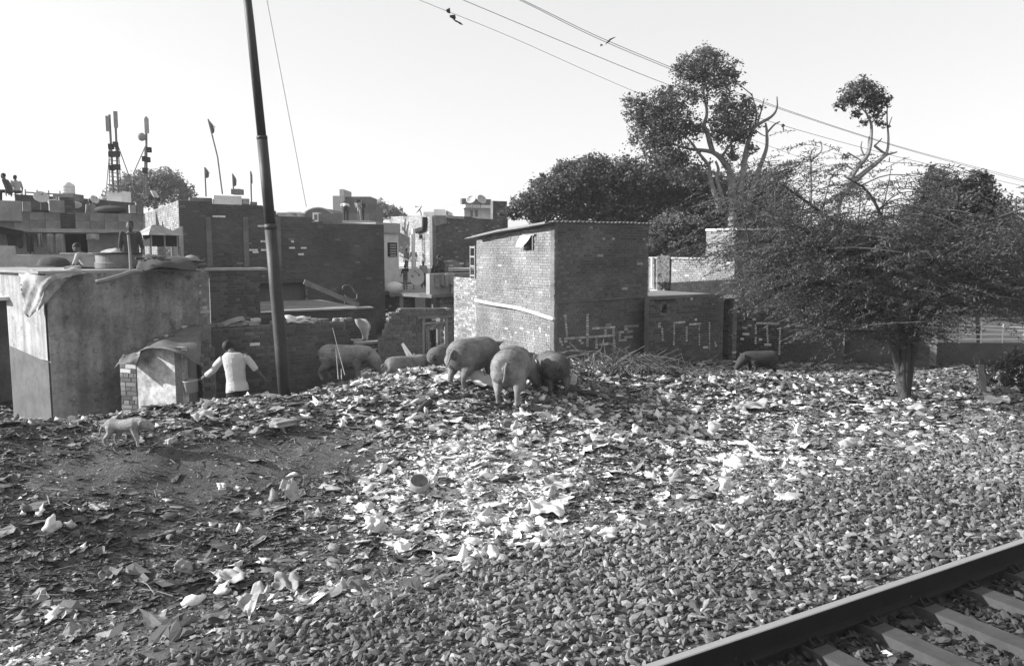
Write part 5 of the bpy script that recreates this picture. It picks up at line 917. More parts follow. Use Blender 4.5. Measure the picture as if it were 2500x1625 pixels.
solo('guy_wire', tube([PD(644, -40, 14), PD(748, 505, 26)], [.006, .011], 5), M('galvanised_wire', .3, .5), 'thin slanting guy wire in the sky right of the leaning pole', 'wire')
def wirev(pts, v, r, name, label, extra=True):
    P = [PV(*p, v) for p in pts]; P = [P[0]+(P[0]-P[1])*1.2]+P+[P[-1]+(P[-1]-P[-2])*.6]; solo(name, tube(smoothline(P, 6), r, 5), m_wire, label, 'wire', 'overhead wires')
wirev([(1275, 0), (1500, 107), (1800, 226), (2175, 352), (2500, 438)], 15.0, .0065, 'overhead_wire', 'upper of the close pair of overhead wires')
wirev([(1268, 0), (1497, 111), (1800, 230), (2175, 354), (2500, 443)], 15.3, .0065, 'overhead_wire', 'lower of the close pair of overhead wires')
wirev([(1130, 0), (1500, 155), (1680, 225), (1900, 303), (2200, 385), (2500, 455)], 15.6, .0065, 'overhead_wire', 'single overhead wire running just below the close pair')
wirev([(1060, 15), (1250, 92), (1545, 222), (1900, 365), (2100, 430)], 17, .005, 'overhead_wire', 'faintest and lowest overhead wire crossing into the fig tree')
def scrap(name, pts, v, label, th=.02, cat='kite scrap'):
    g = np.random.default_rng(len(label)); mb = MB()
    for a, b, w in pts:
        p, q_ = PV(*a, v), PV(*b, v); m = (p+q_)/2+g.normal(size=3)*.03; mb.add(tube([p, m, q_], [w*.4, w, w*.3], 6, flat=.4))
    solo(name, mb, m_dcloth, label, cat)
scrap('kite_scrap', [((1090, 27), (1098, 33), .07), ((1098, 40), (1112, 46), .06), ((1108, 42), (1115, 55), .05), ((1112, 50), (1130, 61), .025)], 16.5, 'dark tattered kite scrap high in the sky, leftmost of all')
scrap('kite_scrap', [((1502, 91), (1478, 109), .02), ((1466, 114), (1472, 111), .03), ((1488, 100), (1480, 106), .04)], 15.1, 'pale torn kite tail caught on the close pair of wires')
scrap('kite_scrap', [((1908, 305), (1916, 307), .06), ((1912, 308), (1913, 322), .045)], 15.6, 'small triangular scrap hanging on the wire near the bare limbs')
# ------------------------------------------------------------ flags and phone masts
def flag(bx, by, tx, ty, Y, w, h, label, bend=0, fx=1):
    a, b = PD(bx, by, Y), PD(tx, ty, Y); t = thing('flag', a, label, 'flag', 'religious pennants on the rooftops'); obj('staff', tube([a, (a+b)/2+[bend, 0, 0], b], .035, 6), m_wood, t)
    d = norm(a-b); W_ = w/F*Y*fx; H_ = h/F*Y
    fn = lambda p, q: b+d*H_*(.05+p*.45+q*.5*(1)) if False else b+d*(H_*(p*.5+q*(1-p)))+np.array([W_*p, .12*math.sin(p*5), -H_*.12*math.sin(p*3)])
    obj('pennant', thick(sheet(fn, 6, 5), (0, .02, 0)), m_cloth, t, True)
flag(543, 474, 508, 291, 36, 18, 34, 'tallest rooftop pennant on a long leaning staff', .1, .9)
flag(503, 480, 500, 408, 36, 14, 26, 'smaller pennant left of the tallest staff')
flag(570, 462, 568, 424, 36, 12, 30, 'drooping pennant above the square roof cabin')
flag(614, 498, 612, 418, 36, 6, 30, 'narrow hanging pennant nearest the leaning pole', 0, .8)
rc = fbox(564, 585, 461, 474, 38, .6); solo('roof_cabin', MB().add(rc), m_metal, 'small square roof cabin below the drooping pennant', 'cabin')
def mast(px0, py0, px1, py1, Y, r=.06): return tube([PD(px0, py0, Y), PD(px1, py1, Y)], r, 6)
tw1 = thing('phone_mast', PD(275, 470, 40), 'pair of phone mast poles with panel antennas over the white cabin', 'phone mast')
obj('pole', mast(277, 470, 267, 280, 40), m_metal, tw1); obj('pole', mast(289, 470, 281, 275, 40), m_metal, tw1)
for x0_, y0, y1, w in [(260, 284, 320, 6), (281, 273, 311, 9)]:
    c = (PD(x0_, y0, 39.8)+PD(x0_+3, y1, 39.8))/2; obj('panel_antenna', obox(c, norm([1, .4, 0]), norm([-.4, 1, 0]), UP, w/F*20, .06, (y1-y0)/F*20), m_plaster2, tw1)
for x0_, y0, w in [(271, 358, 9), (282, 353, 8), (284, 376, 13), (272, 377, 10), (285, 408, 13), (273, 410, 8)]:
    obj('radio_unit', obox(PD(x0_, y0, 39.8), (1, 0, 0), (0, 1, 0), UP, w/F*20, .12, .13), m_rail, tw1)
for a in [(259, 470, 270, 340), (268, 470, 266, 360), (296, 470, 288, 350), (330, 470, 286, 350)]: obj('brace', tube([PD(a[0], a[1], 40), PD(a[2], a[3], 40)], .025, 5), m_metal, tw1)
for k in range(11): obj('rung', tube([PD(266+k*.0, 360+k*10, 40), PD(290+k*.3, 364+k*10, 40)], .02, 4), m_metal, tw1)
tw2 = thing('phone_mast', PD(358, 480, 42), 'single phone mast with a round drum antenna in front of the distant tree', 'phone mast')
obj('pole', mast(358, 480, 357, 285, 42), m_metal, tw2); obj('panel_antenna', obox(PD(358, 307, 41.8), (1, 0, 0), (0, 1, 0), UP, .09, .06, .38), m_plaster2, tw2)
obj('drum_antenna', lathe(PD(346, 334, 41.8), [(0, -.1), (.2, -.1), (.2, .05), (.14, .12), (0, .15)], 18, (.4, -1, .1)), m_plaster2, tw2, True)
for x0_, y0 in [(364, 366), (353, 388), (361, 390), (354, 416)]: obj('radio_unit', obox(PD(x0_, y0, 41.8), (1, 0, 0), (0, 1, 0), UP, .09, .12, .13), m_rail, tw2)
for a in [(325, 425, 355, 357), (325, 425, 356, 445)]: obj('brace', tube([PD(a[0], a[1], 42), PD(a[2], a[3], 42)], .025, 5), m_metal, tw2)
obj('outrigger', mast(352, 480, 354, 360, 42, .03), m_metal, tw2)
# ------------------------------------------------------------ animals and people
def blob(name, parts, mat, parent, voxel, sm=4, **kw):
    mb = MB()
    for p in parts: mb.add(p)
    o = obj(name, mb, mat, parent, True); m = o.modifiers.new('fuse', 'REMESH'); m.mode = 'VOXEL'; m.voxel_size = voxel; m.use_smooth_shade = True
    if sm: q = o.modifiers.new('soften', 'SMOOTH'); q.factor = .5; q.iterations = sm
    return o
def bristles(VF, fwd, n, L_, w, seed, g0=.35):
    V, Fs = VF; Fq = Fs[0]; g = np.random.default_rng(seed); q = Fq[g.integers(0, len(Fq), n)]; a, b = g.random((n, 1)), g.random((n, 1))
    P = (V[q[:, 0]]*(1-a)+V[q[:, 1]]*a)*(1-b)+(V[q[:, 3]]*(1-a)+V[q[:, 2]]*a)*b; nn = np.cross(V[q[:, 1]]-V[q[:, 0]], V[q[:, 3]]-V[q[:, 0]]); nn /= np.linalg.norm(nn, axis=1)[:, None]+1e-9
    cen = V.mean(0); sg_ = np.sign(np.sum(nn*(P-cen), 1))[:, None]; sg_[sg_ == 0] = 1; nn = nn*np.sign(np.median(sg_)); d = nn*g0-np.asarray(fwd)*.7+g.normal(size=(n, 3))*.22-UP*.15; d /= np.linalg.norm(d, axis=1)[:, None]
    s_ = np.cross(d, nn); s_ /= np.linalg.norm(s_, axis=1)[:, None]+1e-9; l = L_*(.5+g.random((n, 1))); P = P-nn*.012
    return np.stack([P-s_*w, P+s_*w, P+d*l], 1).reshape(-1, 3), np.arange(n*3).reshape(n, 3)
def pig(pos, ang, s, label, mat, turn=0, down=1.0, fat=1.0, tail='curl', legs=True, ears=True, lie=False, wid=.92):
    pos = np.asarray(pos, float); t = thing('pig', pos, label, 'pig', 'pigs on the litter'); Rm = rotz(ang)
    W_ = lambda p: pos+Rm@(np.asarray(p, float)*s)
    B = [(-.60, .60, .08), (-.56, .60, .19), (-.42, .60, .28*fat), (-.15, .565, .315*fat), (.12, .55, .32*fat), (.34, .59, .29*fat), (.48, .62, .245)]
    if lie: B = [(a, c-.32+.04, r) for a, c, r in B]; 
    hd = [(.14, -.02, .215), (.28, -.14*down, .18), (.37, -.26*down, .135), (.45, -.38*down, .085), (.49, -.46*down, .066), (.505, -.485*down, .062)]
    ct, st2 = math.cos(turn), math.sin(turn); bx, bz = .48, B[-1][1]
    pts = [(a, 0, c) for a, c, r in B]+[(bx+a*ct, a*st2, max(.07, bz+c)) for a, c, r in hd]; rad = [r for _, _, r in B]+[r for _, _, r in hd]
    parts = [tube(smoothline([W_(p) for p in pts], 3), np.interp(np.arange(0, len(pts)-1+.01, 1/3), np.arange(len(pts)), rad)*s*wid, 18, round_=True, flat=1.0)]
    hp = np.array([bx+.24*ct, .24*st2, max(.2, bz-.1*down)]); sd = np.array([-st2, ct, 0]); fw = np.array([ct, st2, 0])
    for k in (-1, 1):
        if legs and not lie:
            o = .05*k
            parts.append(tube(smoothline([W_(p) for p in [(-.40, k*.13, .50), (-.36+o, k*.17, .36), (-.50+o, k*.165, .21), (-.475+o, k*.16, .08), (-.45+o, k*.16, .03)]], 3), np.interp(np.arange(0, 4.01, 1/3), range(5), [.17, .115, .052, .040, .046])*s, 10, round_=True))
            parts.append(tube(smoothline([W_(p) for p in [(.33, k*.13, .48), (.32-o, k*.16, .30), (.35-o, k*.16, .15), (.36-o, k*.155, .07), (.375-o, k*.155, .03)]], 3), np.interp(np.arange(0, 4.01, 1/3), range(5), [.15, .085, .05, .040, .045])*s, 10, round_=True))
        elif lie:
            parts.append(tube([W_((-.3, k*.2, .12)), W_((-.1, k*.28, .06)), W_((.0, k*.3, .04))], np.array([.13, .07, .04])*s, 10, round_=True)); parts.append(tube([W_((.35, k*.2, .14)), W_((.55, k*.22, .05)), W_((.68, k*.2, .04))], np.array([.11, .06, .04])*s, 10, round_=True))
        e0 = hp+sd*k*.10+UP*.09-fw*.06; parts.append(tube([W_(e0), W_(e0+sd*k*.07+UP*.09+fw*.03), W_(e0+sd*k*.15+UP*.13+fw*.08)], np.array([.055, .06, .02])*s, 8, round_=True, flat=.45))
    if tail == 'curl': tp = [(-.60, 0, .68), (-.67, .01, .67), (-.70, .05, .62), (-.69, .08, .57), (-.66, .05, .54), (-.67, .01, .57)]
    else: tp = [(-.60, 0, .70), (-.68, .01, .64), (-.71, .02, .54), (-.76, .03, .46), (-.80, .04, .42)]
    if lie: tp = [(a, b, c-.3) for a, b, c in tp]
    blob('body', parts, mat, t, .0115*max(1, s), 5); obj('bristles', MB().add(bristles(parts[0], Rm@np.array([1., 0, 0]), 9000, .035*s, .0022, int(s*1000))), mat, t)
    obj('tail', tube(smoothline([W_(p) for p in tp], 4), np.linspace(.022, .008, 21)*s, 7), mat, t, True)
    for k in (-1, 1): obj('eye', ell(W_(hp+sd*k*.13+fw*.1+UP*-.0), .014*s, .014*s, .014*s, n=8), m_dark, t, True)
    return t
def gp(px, py): return PG(px, py)
p = gp(1228, 982); print('PIG5', p)
def pigat(px, py, hpx, ang, label, mat, shift=0, **k):
    p = gp(px, py); s = hpx*p[1]/F/.87; return pig(np.array([p[0], p[1], zg(p[0], p[1])])+UP*-.01, ang, s, label, mat, **k)
pigat(1247, 974, 128, R(84), 'largest pig, pale bristly hide, seen from behind with head lowered to the right', m_pigl, turn=R(-48), fat=1.05, wid=1.0, tail='hang')
pigat(1350, 954, 100, R(100), 'dark pig with curled tail, right of the largest pig, rear towards the viewer', m_pigd, turn=R(10), fat=1.06)
pigat(1150, 938, 118, R(63), 'tall grey brown pig left of the largest pig, its rump lit at left', M('brown_hide', .17, .8, .3, 30, .4, 3, bump=.01, bumps=70), turn=R(-10), fat=1.05, tail='hang')
def pigY(px, Y, z, hgt, ang, label, mat, **k): q = PD(px, 800, Y); q[2] = z if z is not None else zg(q[0], q[1]); return pig(q, ang, hgt/.87, label, mat, **k)
pigY(838, 17.6, -.08, .80, R(-4), 'grey pig standing side on beside the rough brick wall, head down right', m_pig, turn=R(-6), fat=1.02, tail='hang')
pigY(1074, 15.6, .30, .62, R(80), 'small bristly pig seen from behind in front of the doorway', m_pigd, fat=1.1)
pigY(990, 15.2, .38, .62, R(35), 'pale pig lying down just left of the doorway', m_pigl, lie=True, down=.5, fat=.95)
pigY(1862, 23.0, None, .7, R(185), 'pig with hide toned dark for shade, resting near the long shaded wall', M('shade_dark_hide', .04, .9, .2), fat=1.0)  # hide darkened to stand in for the buildings' shade
# small pale dog
def dog(pos, ang, s, label):
    t = thing('dog', pos, label, 'dog'); Rm = rotz(ang); W_ = lambda p: np.asarray(pos)+Rm@(np.asarray(p, float)*s)
    I = lambda r, k: np.interp(np.arange(0, k-1+.01, 1/3), range(k), r)*s
    parts = [tube(smoothline([W_(p) for p in [(-.36, 0, .42), (-.26, 0, .45), (-.08, 0, .42), (.12, 0, .43), (.26, 0, .46), (.36, 0, .50)]], 3), I([.08, .125, .12, .145, .15, .10], 6), 14, round_=True),
             tube(smoothline([W_(p) for p in [(.30, 0, .48), (.42, 0, .47), (.52, 0, .43), (.62, 0, .37), (.68, 0, .34)]], 3), I([.12, .105, .095, .055, .042], 5), 12, round_=True)]
    for k in (-1, 1):
        o = .07*k
        parts += [tube(smoothline([W_(p) for p in [(-.26, k*.06, .38), (-.20+o, k*.08, .26), (-.32+o, k*.08, .15), (-.29+o, k*.08, .03), (-.25+o, k*.08, .02)]], 3), I([.10, .065, .032, .026, .028], 5), 8, round_=True),
                  tube(smoothline([W_(p) for p in [(.24, k*.06, .38), (.22-o, k*.08, .24), (.25-o, k*.08, .12), (.25-o, k*.08, .03), (.28-o, k*.08, .02)]], 3), I([.085, .055, .034, .028, .028], 5), 8, round_=True),
                  tube([W_((.42, k*.07, .52)), W_((.40, k*.10, .50)), W_((.39, k*.12, .44))], np.array([.04, .035, .015])*s, 8, round_=True, flat=.5)]
    parts.append(tube(smoothline([W_(p) for p in [(-.34, 0, .45), (-.44, 0, .42), (-.50, 0, .32), (-.52, 0, .24)]], 3), I([.04, .035, .03, .02], 4), 8, round_=True))
    blob('body', parts, m_fur, t, .009, 3); obj('coat', MB().add(bristles(parts[0], Rm@np.array([1., 0, 0]), 5000, .035*s, .0022, 3, .5)).add(bristles(parts[1], Rm@np.array([1., 0, 0]), 1800, .03*s, .002, 4, .4)), m_fur, t); obj('muzzle', ell(W_((.655, 0, .355)), .062*s, .05*s, .047*s, Rm@np.array([1, 0, 0]), Rm@np.array([0, 1, 0]), n=12), m_dcloth, t, True)
    for k in (-1, 1): obj('eye', ell(W_((.55, k*.08, .46)), .012*s, .012*s, .012*s, n=8), m_dark, t, True)
p = gp(305, 1088); dog(p, R(-4), 68*p[1]/F/.56, 'small pale shaggy dog with a dark muzzle walking on the litter slope at left')
# generic person in local joints: x right, y forward, z up
def person(pos, ang, H, label, shirt, trous, pose='stand', arms=None, skin=m_skin, hair=m_hair, vox=.011, bend=0, group=None, headdrop=0, stripes=False, bare_legs=False):
    pos = np.asarray(pos, float); t = thing('person', pos, label, 'person', group); Rm = rotz(ang); s = H/1.7; cb_, sb_ = math.cos(bend), math.sin(bend)
    hip = .92 if pose == 'stand' else .12
    def up(p):            # upper body bends about the hip
        x, y, z = p; z -= .92; return (x, y*cb_+z*sb_, hip+z*cb_-y*sb_)
    W_ = lambda p: pos+Rm@(np.asarray(p, float)*s)
    U = lambda p: W_(up(p)); ax = Rm@np.array([1, 0, 0]); ay = Rm@np.array([0, cb_, -sb_])
    A = arms or {'L': [(-.19, 0, 1.40), (-.25, -.03, 1.13), (-.24, .06, .88)], 'R': [(.19, 0, 1.40), (.25, -.03, 1.13), (.24, .06, .88)]}
    def hand(w, e):
        d = norm(np.asarray(w)-np.asarray(e)); sdv = norm(np.cross(d, [0, 1, .1])); n_ = np.cross(d, sdv); out = []; c = np.asarray(w)+d*.045
        out.append(tube([U(np.asarray(w)-d*.02), U(c), U(c+d*.04)], np.array([.028, .04, .036])*s, 8, round_=True, flat=.6))
        for i, (o, L_) in enumerate([(-.03, .065), (-.01, .078), (.01, .072), (.03, .055)]):
            a = c+d*.045+sdv*o; out.append(tube([U(a), U(a+d*L_*.5+n_*.008), U(a+d*L_*.9+n_*.03)], np.array([.011, .01, .008])*s, 6, round_=True))
        a = c+sdv*-.035; out.append(tube([U(a), U(a-sdv*.03+d*.03), U(a-sdv*.035+d*.06)], np.array([.013, .012, .009])*s, 6, round_=True)); return out
    tor = [(0, .92, .15, .10), (0, 1.02, .14, .10), (0, 1.18, .15, .105), (0, 1.32, .175, .11), (0, 1.41, .15, .09), (0, 1.455, .07, .06)]
    def lt(k, lo=.0, hi=9): return loft([(U((0, 0, z)), rx*k*s, ry*k*s, ax, ay) for _, z, rx, ry in tor if lo <= z <= hi])
    hx = U((0, .02+headdrop*.1, 1.60-headdrop*.07)); parts = [lt(.9), tube([U((0, 0, 1.40)), U((0, .01, 1.52))], .052*s, 10), ell(hx, .078*s, .098*s, .118*s, ax, ay, norm(np.cross(ax, ay)), 16), ell(U((0, .075+headdrop*.1, 1.555-headdrop*.07)), .05*s, .045*s, .05*s, n=10), ell(U((0, .115+headdrop*.1, 1.585-headdrop*.07)), .013*s, .02*s, .022*s, n=8)]
    for k in (-1, 1): parts.append(ell(U((k*.08, .01+headdrop*.1, 1.585-headdrop*.07)), .014*s, .022*s, .032*s, n=8))
    sl_ = []
    for a in A.values():
        a = [np.array(q, float) for q in a]; parts.append(tube([U(q) for q in a], np.array([.045, .038, .027])*s, 10, round_=True)); parts += hand(a[2], a[1])
        sl_.append(tube([U(a[0]), U((a[0]+a[1])/2), U(a[1]+(a[2]-a[1])*.25)], np.array([.066, .058, .05])*s, 12, round_=True))
    lg = []
    for k in (-1, 1):
        if pose == 'stand': J = [(k*.09, 0, .92), (k*.10, .02, .50), (k*.10, -.01, .09)]
        else: J = [(k*.10, 0, .12), (k*.15, .40, .30 if pose == 'squat' else .14), (k*.13, .42, -.28 if pose == 'sit' else .05)]
        parts.append(tube([W_(q) for q in J], np.array([.07, .05, .032])*s, 10, round_=True)); f_ = np.array(J[2]); parts.append(tube([W_(f_-[0, .04, .045]), W_(f_+[0, .08, -.055]), W_(f_+[0, .15, -.062])], np.array([.035, .036, .025])*s, 8, round_=True))
        lg.append(tube([W_(J[0]), W_(J[1]), W_(np.array(J[1])*.12+np.array(J[2])*.88)], np.array([.095, .072, .058])*s, 12, round_=True))
    blob('body', parts, skin, t, vox, 2)
    blob('shirt', [lt(1.1, 0, 1.42)]+sl_, shirt, t, vox*1.15, 3); blob('trousers', [ell(W_((0, 0, hip)), .15*s, .115*s, .1*s, ax, ay, n=14)]+lg, trous, t, vox*1.15, 3)
    blob('hair', [ell(U((0, -.005+headdrop*.1, 1.635-headdrop*.07)), .088*s, .104*s, .095*s, ax, ay, norm(np.cross(ax, ay)), 16)], hair, t, vox, 1)
    return t
# --- man in the white shirt, seen from behind, joints measured one by one
Ym = 13.9; mn = thing('person', PD(578, 960, Ym)*[1, 1, 0]+UP*float(zg(*PD(578, 960, Ym)[:2])), 'man in a loose white shirt seen from behind, arms spread, holding a bucket', 'person')
Q = lambda px, py, dy=0: PD(px, py, Ym+dy)
SL, SR_, EL, ER, WL, WR = Q(541, 874), Q(600, 868), Q(521, 903, .05), Q(622, 900, .05), Q(499, 920, .18), Q(643, 922, .12)
X_ = np.array([1, 0, 0.]); Yv = np.array([0, 1, 0.]); zgm = float(wloc(mn)[2]); hipL, hipR = Q(566, 962), Q(594, 960)
TR = [(Q(580, 985), .17, .115), (Q(579, 955), .175, .12), (Q(577, 930), .155, .11), (Q(574, 905), .16, .112), (Q(572, 884), .185, .115), (Q(571, 870), .19, .105), (Q(569, 862), .13, .09), (Q(566, 857), .07, .06)]
body = [loft([(c, rx*.88, ry*.88, X_, Yv) for c, rx, ry in TR], 18), tube([Q(567, 862), Q(562, 852, .08)], .052, 10), ell(Q(558, 847, .13), .078, .10, .112, X_, norm([0, .8, -.6]), norm([0, .6, .8]), 16), ell(Q(548, 851, .13), .014, .022, .032, n=8), ell(Q(568, 851, .13), .014, .022, .032, n=8), ell(Q(557, 856, .22), .05, .05, .05, n=10)]
def mhand(w, e, curl):
    d = norm(w-e); sd_ = norm(np.cross(d, Yv)); n_ = norm(np.cross(sd_, d)); c = w+d*.05; out = [tube([w-d*.03, c, c+d*.045], [.027, .042, .038], 10, round_=True, flat=.6)]
    for o, L_ in [(-.032, .062), (-.011, .078), (.011, .072), (.031, .055)]:
        a = c+d*.05+sd_*o; b = a+d*L_*.5-UP*curl*.02; out.append(tube([a, b, b+norm(d*(1-curl)-UP*curl)*L_*.5], [.0105, .0098, .008], 7, round_=True))
    a = c+sd_*.04-d*.02; out.append(tube([a, a+sd_*.028+d*.03, a+sd_*.03+d*.06], [.013, .012, .009], 7, round_=True)); return out
for S_, E_, W__, cu in ((SL, EL, WL, .7), (SR_, ER, WR, .35)): body += [tube([S_, E_, W__], [.048, .04, .027], 10, round_=True)]+mhand(W__, E_, cu)
for k, hp_ in ((-1, hipL), (1, hipR)):
    kn = hp_+[k*.03, .05, -(hp_[2]-zgm)*.5]; an = np.array([kn[0]+k*.02, kn[1]-.03, zgm+.09]); body.append(tube([hp_, kn, an], [.075, .055, .035], 10, round_=True)); body.append(tube([an-[0, .04, .04], an+[0, .1, -.055], an+[0, .17, -.06]], [.035, .036, .026], 8, round_=True))
blob('body', body, m_skin, mn, .0075, 2)
sh_ = [loft([(c+([0, 0, 0]), rx*(1.10 if i else 1.15), ry*(1.15 if i else 1.25), X_, Yv) for i, (c, rx, ry) in enumerate([(Q(580, 951), .175, .125)]+TR[2:7]+[(Q(566, 859), .075, .065)])], 20)]
sh_ += [tube(smoothline([SL+[.03, 0, -.01], lerp(SL, EL, .55), EL, lerp(EL, WL, .72)], 3), np.linspace(.072, .052, 10), 12, round_=False), tube(smoothline([SR_+[-.03, 0, -.01], lerp(SR_, ER, .5), lerp(ER, WR, .12)], 4), np.linspace(.072, .056, 9), 12), tube([lerp(EL, WL, .6), lerp(EL, WL, .75)], [.053, .053], 12)]
blob('shirt', sh_, m_shirt, mn, .009, 3)
# shirt tail hem, tilted
hem = [Q(549, 934), Q(610, 934)]; 
blob('shirt_tail', [loft([(Q(579, 953)+[0, 0, 0], .205, .14, norm([1, 0, .22]), Yv), (Q(579, 946), .20, .138, norm([1, 0, .16]), Yv), (Q(578, 934), .185, .13, X_, Yv), (Q(578, 928), .15, .11, X_, Yv)], 20)], m_shirt, mn, .009, 2)
tr_ = [ell(Q(580, 958), .165, .12, .13)]
for k, hp_ in ((-1, hipL), (1, hipR)): kn = hp_+[k*.03, .05, -(hp_[2]-zgm)*.5]; an = np.array([kn[0]+k*.02, kn[1]-.03, zgm+.11]); tr_.append(tube([hp_, kn, an], [.10, .08, .068], 12, round_=True))
blob('trousers', tr_, m_trous, mn, .011, 2); blob('hair', [ell(Q(557, 845, .12), .10, .12, .108, X_, norm([0, .8, -.6]), norm([0, .6, .8]), 16)], m_hair, mn, .009, 1)
dw = norm(WL-EL); obj('wristwatch', tube([WL-dw*.03, WL-dw*.012], .034, 12), m_metal, mn)
hc = WL+dw*.1; bk = thing('bucket', hc-UP*.3, 'pale ribbed bucket carried in the left hand of the man in the white shirt', 'bucket'); bc = PD(468, 929, Ym+.22)
obj('bucket_body', lathe(bc-UP*.20, [(0, 0), (.105, 0), (.125, .19), (.135, .2), (.135, .215), (.118, .215), (.1, .02), (0, .015)], 24, norm([-.08, -.05, 1])), m_lcloth, bk, True)
obj('handle', tube(smoothline([bc+[-.125, 0, .01], (bc+hc)/2+[-.09, 0, .05], hc+[0, 0, -.02], bc+[.125, 0, .01]], 4), .006, 6), m_metal, bk)
# --- rooftop people
def atY(px, py, Y): return PD(px, py, Y)
G_ = 'people on the far rooftops'
m_stripe = M('striped_shirt', .07, .9, .1, 20, checker=(1.0, 1)); 
person(atY(24, 472, 33)-UP*.05, R(100), 1.65, 'man in a dark shirt sitting on the roof edge at the far left', m_dcloth, m_dcloth, 'sit', bend=.3)
person(atY(43, 474, 34), R(60), 1.5, 'slighter figure in a pale shirt sitting behind the roof edge', m_lcloth, m_dcloth, 'squat', bend=.2)
person(atY(222, 512, 33)-UP*1.15, R(70), 1.6, 'dark haired person standing half hidden behind the parapet below the masts', m_metal, m_dcloth, 'stand', bend=0)
person(PD(222, 655, 18.2)-UP*.16, R(90), 1.5, 'person in a pale wrap squatting on the hut roof behind the cot', m_lcloth, m_dcloth, 'squat', bend=.5, arms={'L': [(-.19, 0, 1.38), (-.40, .05, 1.20), (-.66, .12, 1.05)], 'R': [(.19, 0, 1.38), (.25, .1, 1.15), (.2, .25, 1.0)]})
person(PD(322, 640, 18.5)*[1, 1, 0]+UP*(PD(322, 640, 18.5)[2]-.62), R(200), 1.55, 'dark clothed person standing behind the bamboo pole on the hut roof', m_dcloth, m_dcloth, 'stand', bend=.1)
person(atY(385, 492, 34), R(90), 1.3, 'tiny figure in white crouching on the roof beside the single mast', m_shirt, m_dcloth, 'squat', bend=.5)
person(atY(845, 543, 44.3), R(20), 1.5, 'figure in a white shirt bending over on the distant roof', m_shirt, m_dcloth, 'stand', bend=1.1)
person(atY(878, 541, 44.3), R(160), 1.25, 'child in pale clothes bending towards another on the distant roof', m_lcloth, m_cloth, 'stand', bend=.5)
person(atY(884, 541, 44.6), R(200), 1.2, 'child in dark clothes at the right on the distant roof', m_dcloth, m_dcloth, 'stand', bend=.2)
def stripe_shirt(t, zs, r): pass
k1 = person(atY(990, 707, 35.6), R(150), 1.12, 'child in a dark striped jumper walking on the near rooftop', m_dcloth, m_cloth, 'stand', arms={'L': [(-.19, 0, 1.38), (-.42, .0, 1.12), (-.60, .05, .95)], 'R': [(.19, 0, 1.38), (.22, .1, 1.15), (.2, .2, 1.0)]})
for z in (.77, .68): obj('jumper_stripe', loft([(wloc(k1)+UP*z, .128, .097, rotz(R(150))@X_, rotz(R(150))@Yv), (wloc(k1)+UP*(z+.03), .128, .097, rotz(R(150))@X_, rotz(R(150))@Yv)], 16), m_lcloth, k1)
person(atY(1034, 703, 36), R(170), 1.2, 'child in a pale striped shirt and dark shorts facing the big dish', m_lcloth, m_dcloth, 'stand')
person(atY(1078, 662, 36.5)-UP*.05, R(60), 1.6, 'man in a dark jacket sitting with his back turned on the rooftop', m_dcloth, m_dcloth, 'squat', bend=.15, headdrop=.6)
person(atY(993, 664, 39.5), R(140), 1.15, 'child at the back left under the white awning', m_cloth, m_lcloth, 'stand')
person(atY(1010, 662, 39.2), R(190), 1.1, 'child in grey standing close beside the white upright pipe', m_cloth, m_cloth, 'stand')
# ------------------------------------------------------------ litter
def crumples(k, n=3):
    out = []
    for i in range(k):
        u = np.linspace(-1, 1, n); gx_, gy_ = np.meshgrid(u, u, indexing='ij'); V = np.stack([gx_, gy_, np.zeros_like(gx_)], -1).reshape(-1, 3)
        V[:, :2] += (rng.random((len(V), 2))-.5)*.75; V[:, 2] = (rng.random(len(V))-.35)*.75
        ii_, jj_ = np.meshgrid(np.arange(n-1), np.arange(n-1), indexing='ij'); q = (ii_*n+jj_).ravel(); Fq = np.stack([q, q+n, q+n+1, q+1], 1)
        T = np.concatenate([Fq[:, [0, 1, 2]], Fq[:, [0, 2, 3]]]); out.append((V, T))
    return out
CR = crumples(18, 3); CR4 = crumples(16, 5)
def bagtemps(k, sub=1):
    V0, F0 = ico(sub); out = []
    for i in range(k):
        g = np.random.default_rng(i+50); V = V0.copy()
        for _ in range(7): d = norm(g.normal(size=3)); V = V-np.outer(np.maximum(V@d-(.35+.35*g.random()), 0)*.8, d)
        for _ in range(5): d = norm(g.normal(size=3)); V = V*(1+.2*np.sin((V@d)*(5+6*g.random())+g.random()*6))[:, None]
        V = V*(1+.42*(g.random((len(V), 1))-.5)); V[:, 2] = np.maximum(V[:, 2], -.45); out.append((V, F0))
    return out
BG = bagtemps(12, 1)
def pxof(x, y, z): 
    d = y*cp-(z-CZ)*sp; return 1250+F*x/d, 812.5-F*(y*sp+(z-CZ)*cp)/d
def dens(px, py):             # richer and barer patches
    r = np.ones(len(px)); bl = [(650, 1120, 300, 90, -.9), (350, 1170, 280, 80, -.8), (150, 1150, 200, 60, -.5), (850, 1080, 160, 60, -.6), (2200, 1130, 200, 60, -.55), (1170, 1170, 240, 110, 1.0), (1600, 1120, 380, 120, .5), (1300, 1010, 400, 70, .4)]
    for x, y, a, b, k in bl: r += k*np.exp(-(((px-x)/a)**2+((py-y)/b)**2))
    return r
def wht(px, py):              # share of white material
    w = np.full(len(px), .20)
    for x, y, a, b, k in [(1150, 1180, 230, 95, .85), (1780, 1100, 340, 100, .17), (1500, 1000, 500, 70, .12), (1050, 1290, 260, 60, .2), (2150, 1010, 260, 40, .06), (2250, 960, 300, 60, -.15), (2000, 895, 500, 32, -.5), (850, 940, 260, 40, .15), (300, 1330, 450, 220, -.16), (650, 1140, 260, 80, -.1)]: w += k*np.exp(-(((px-x)/a)**2+((py-y)/b)**2))
    return np.clip(w, .04, .75)
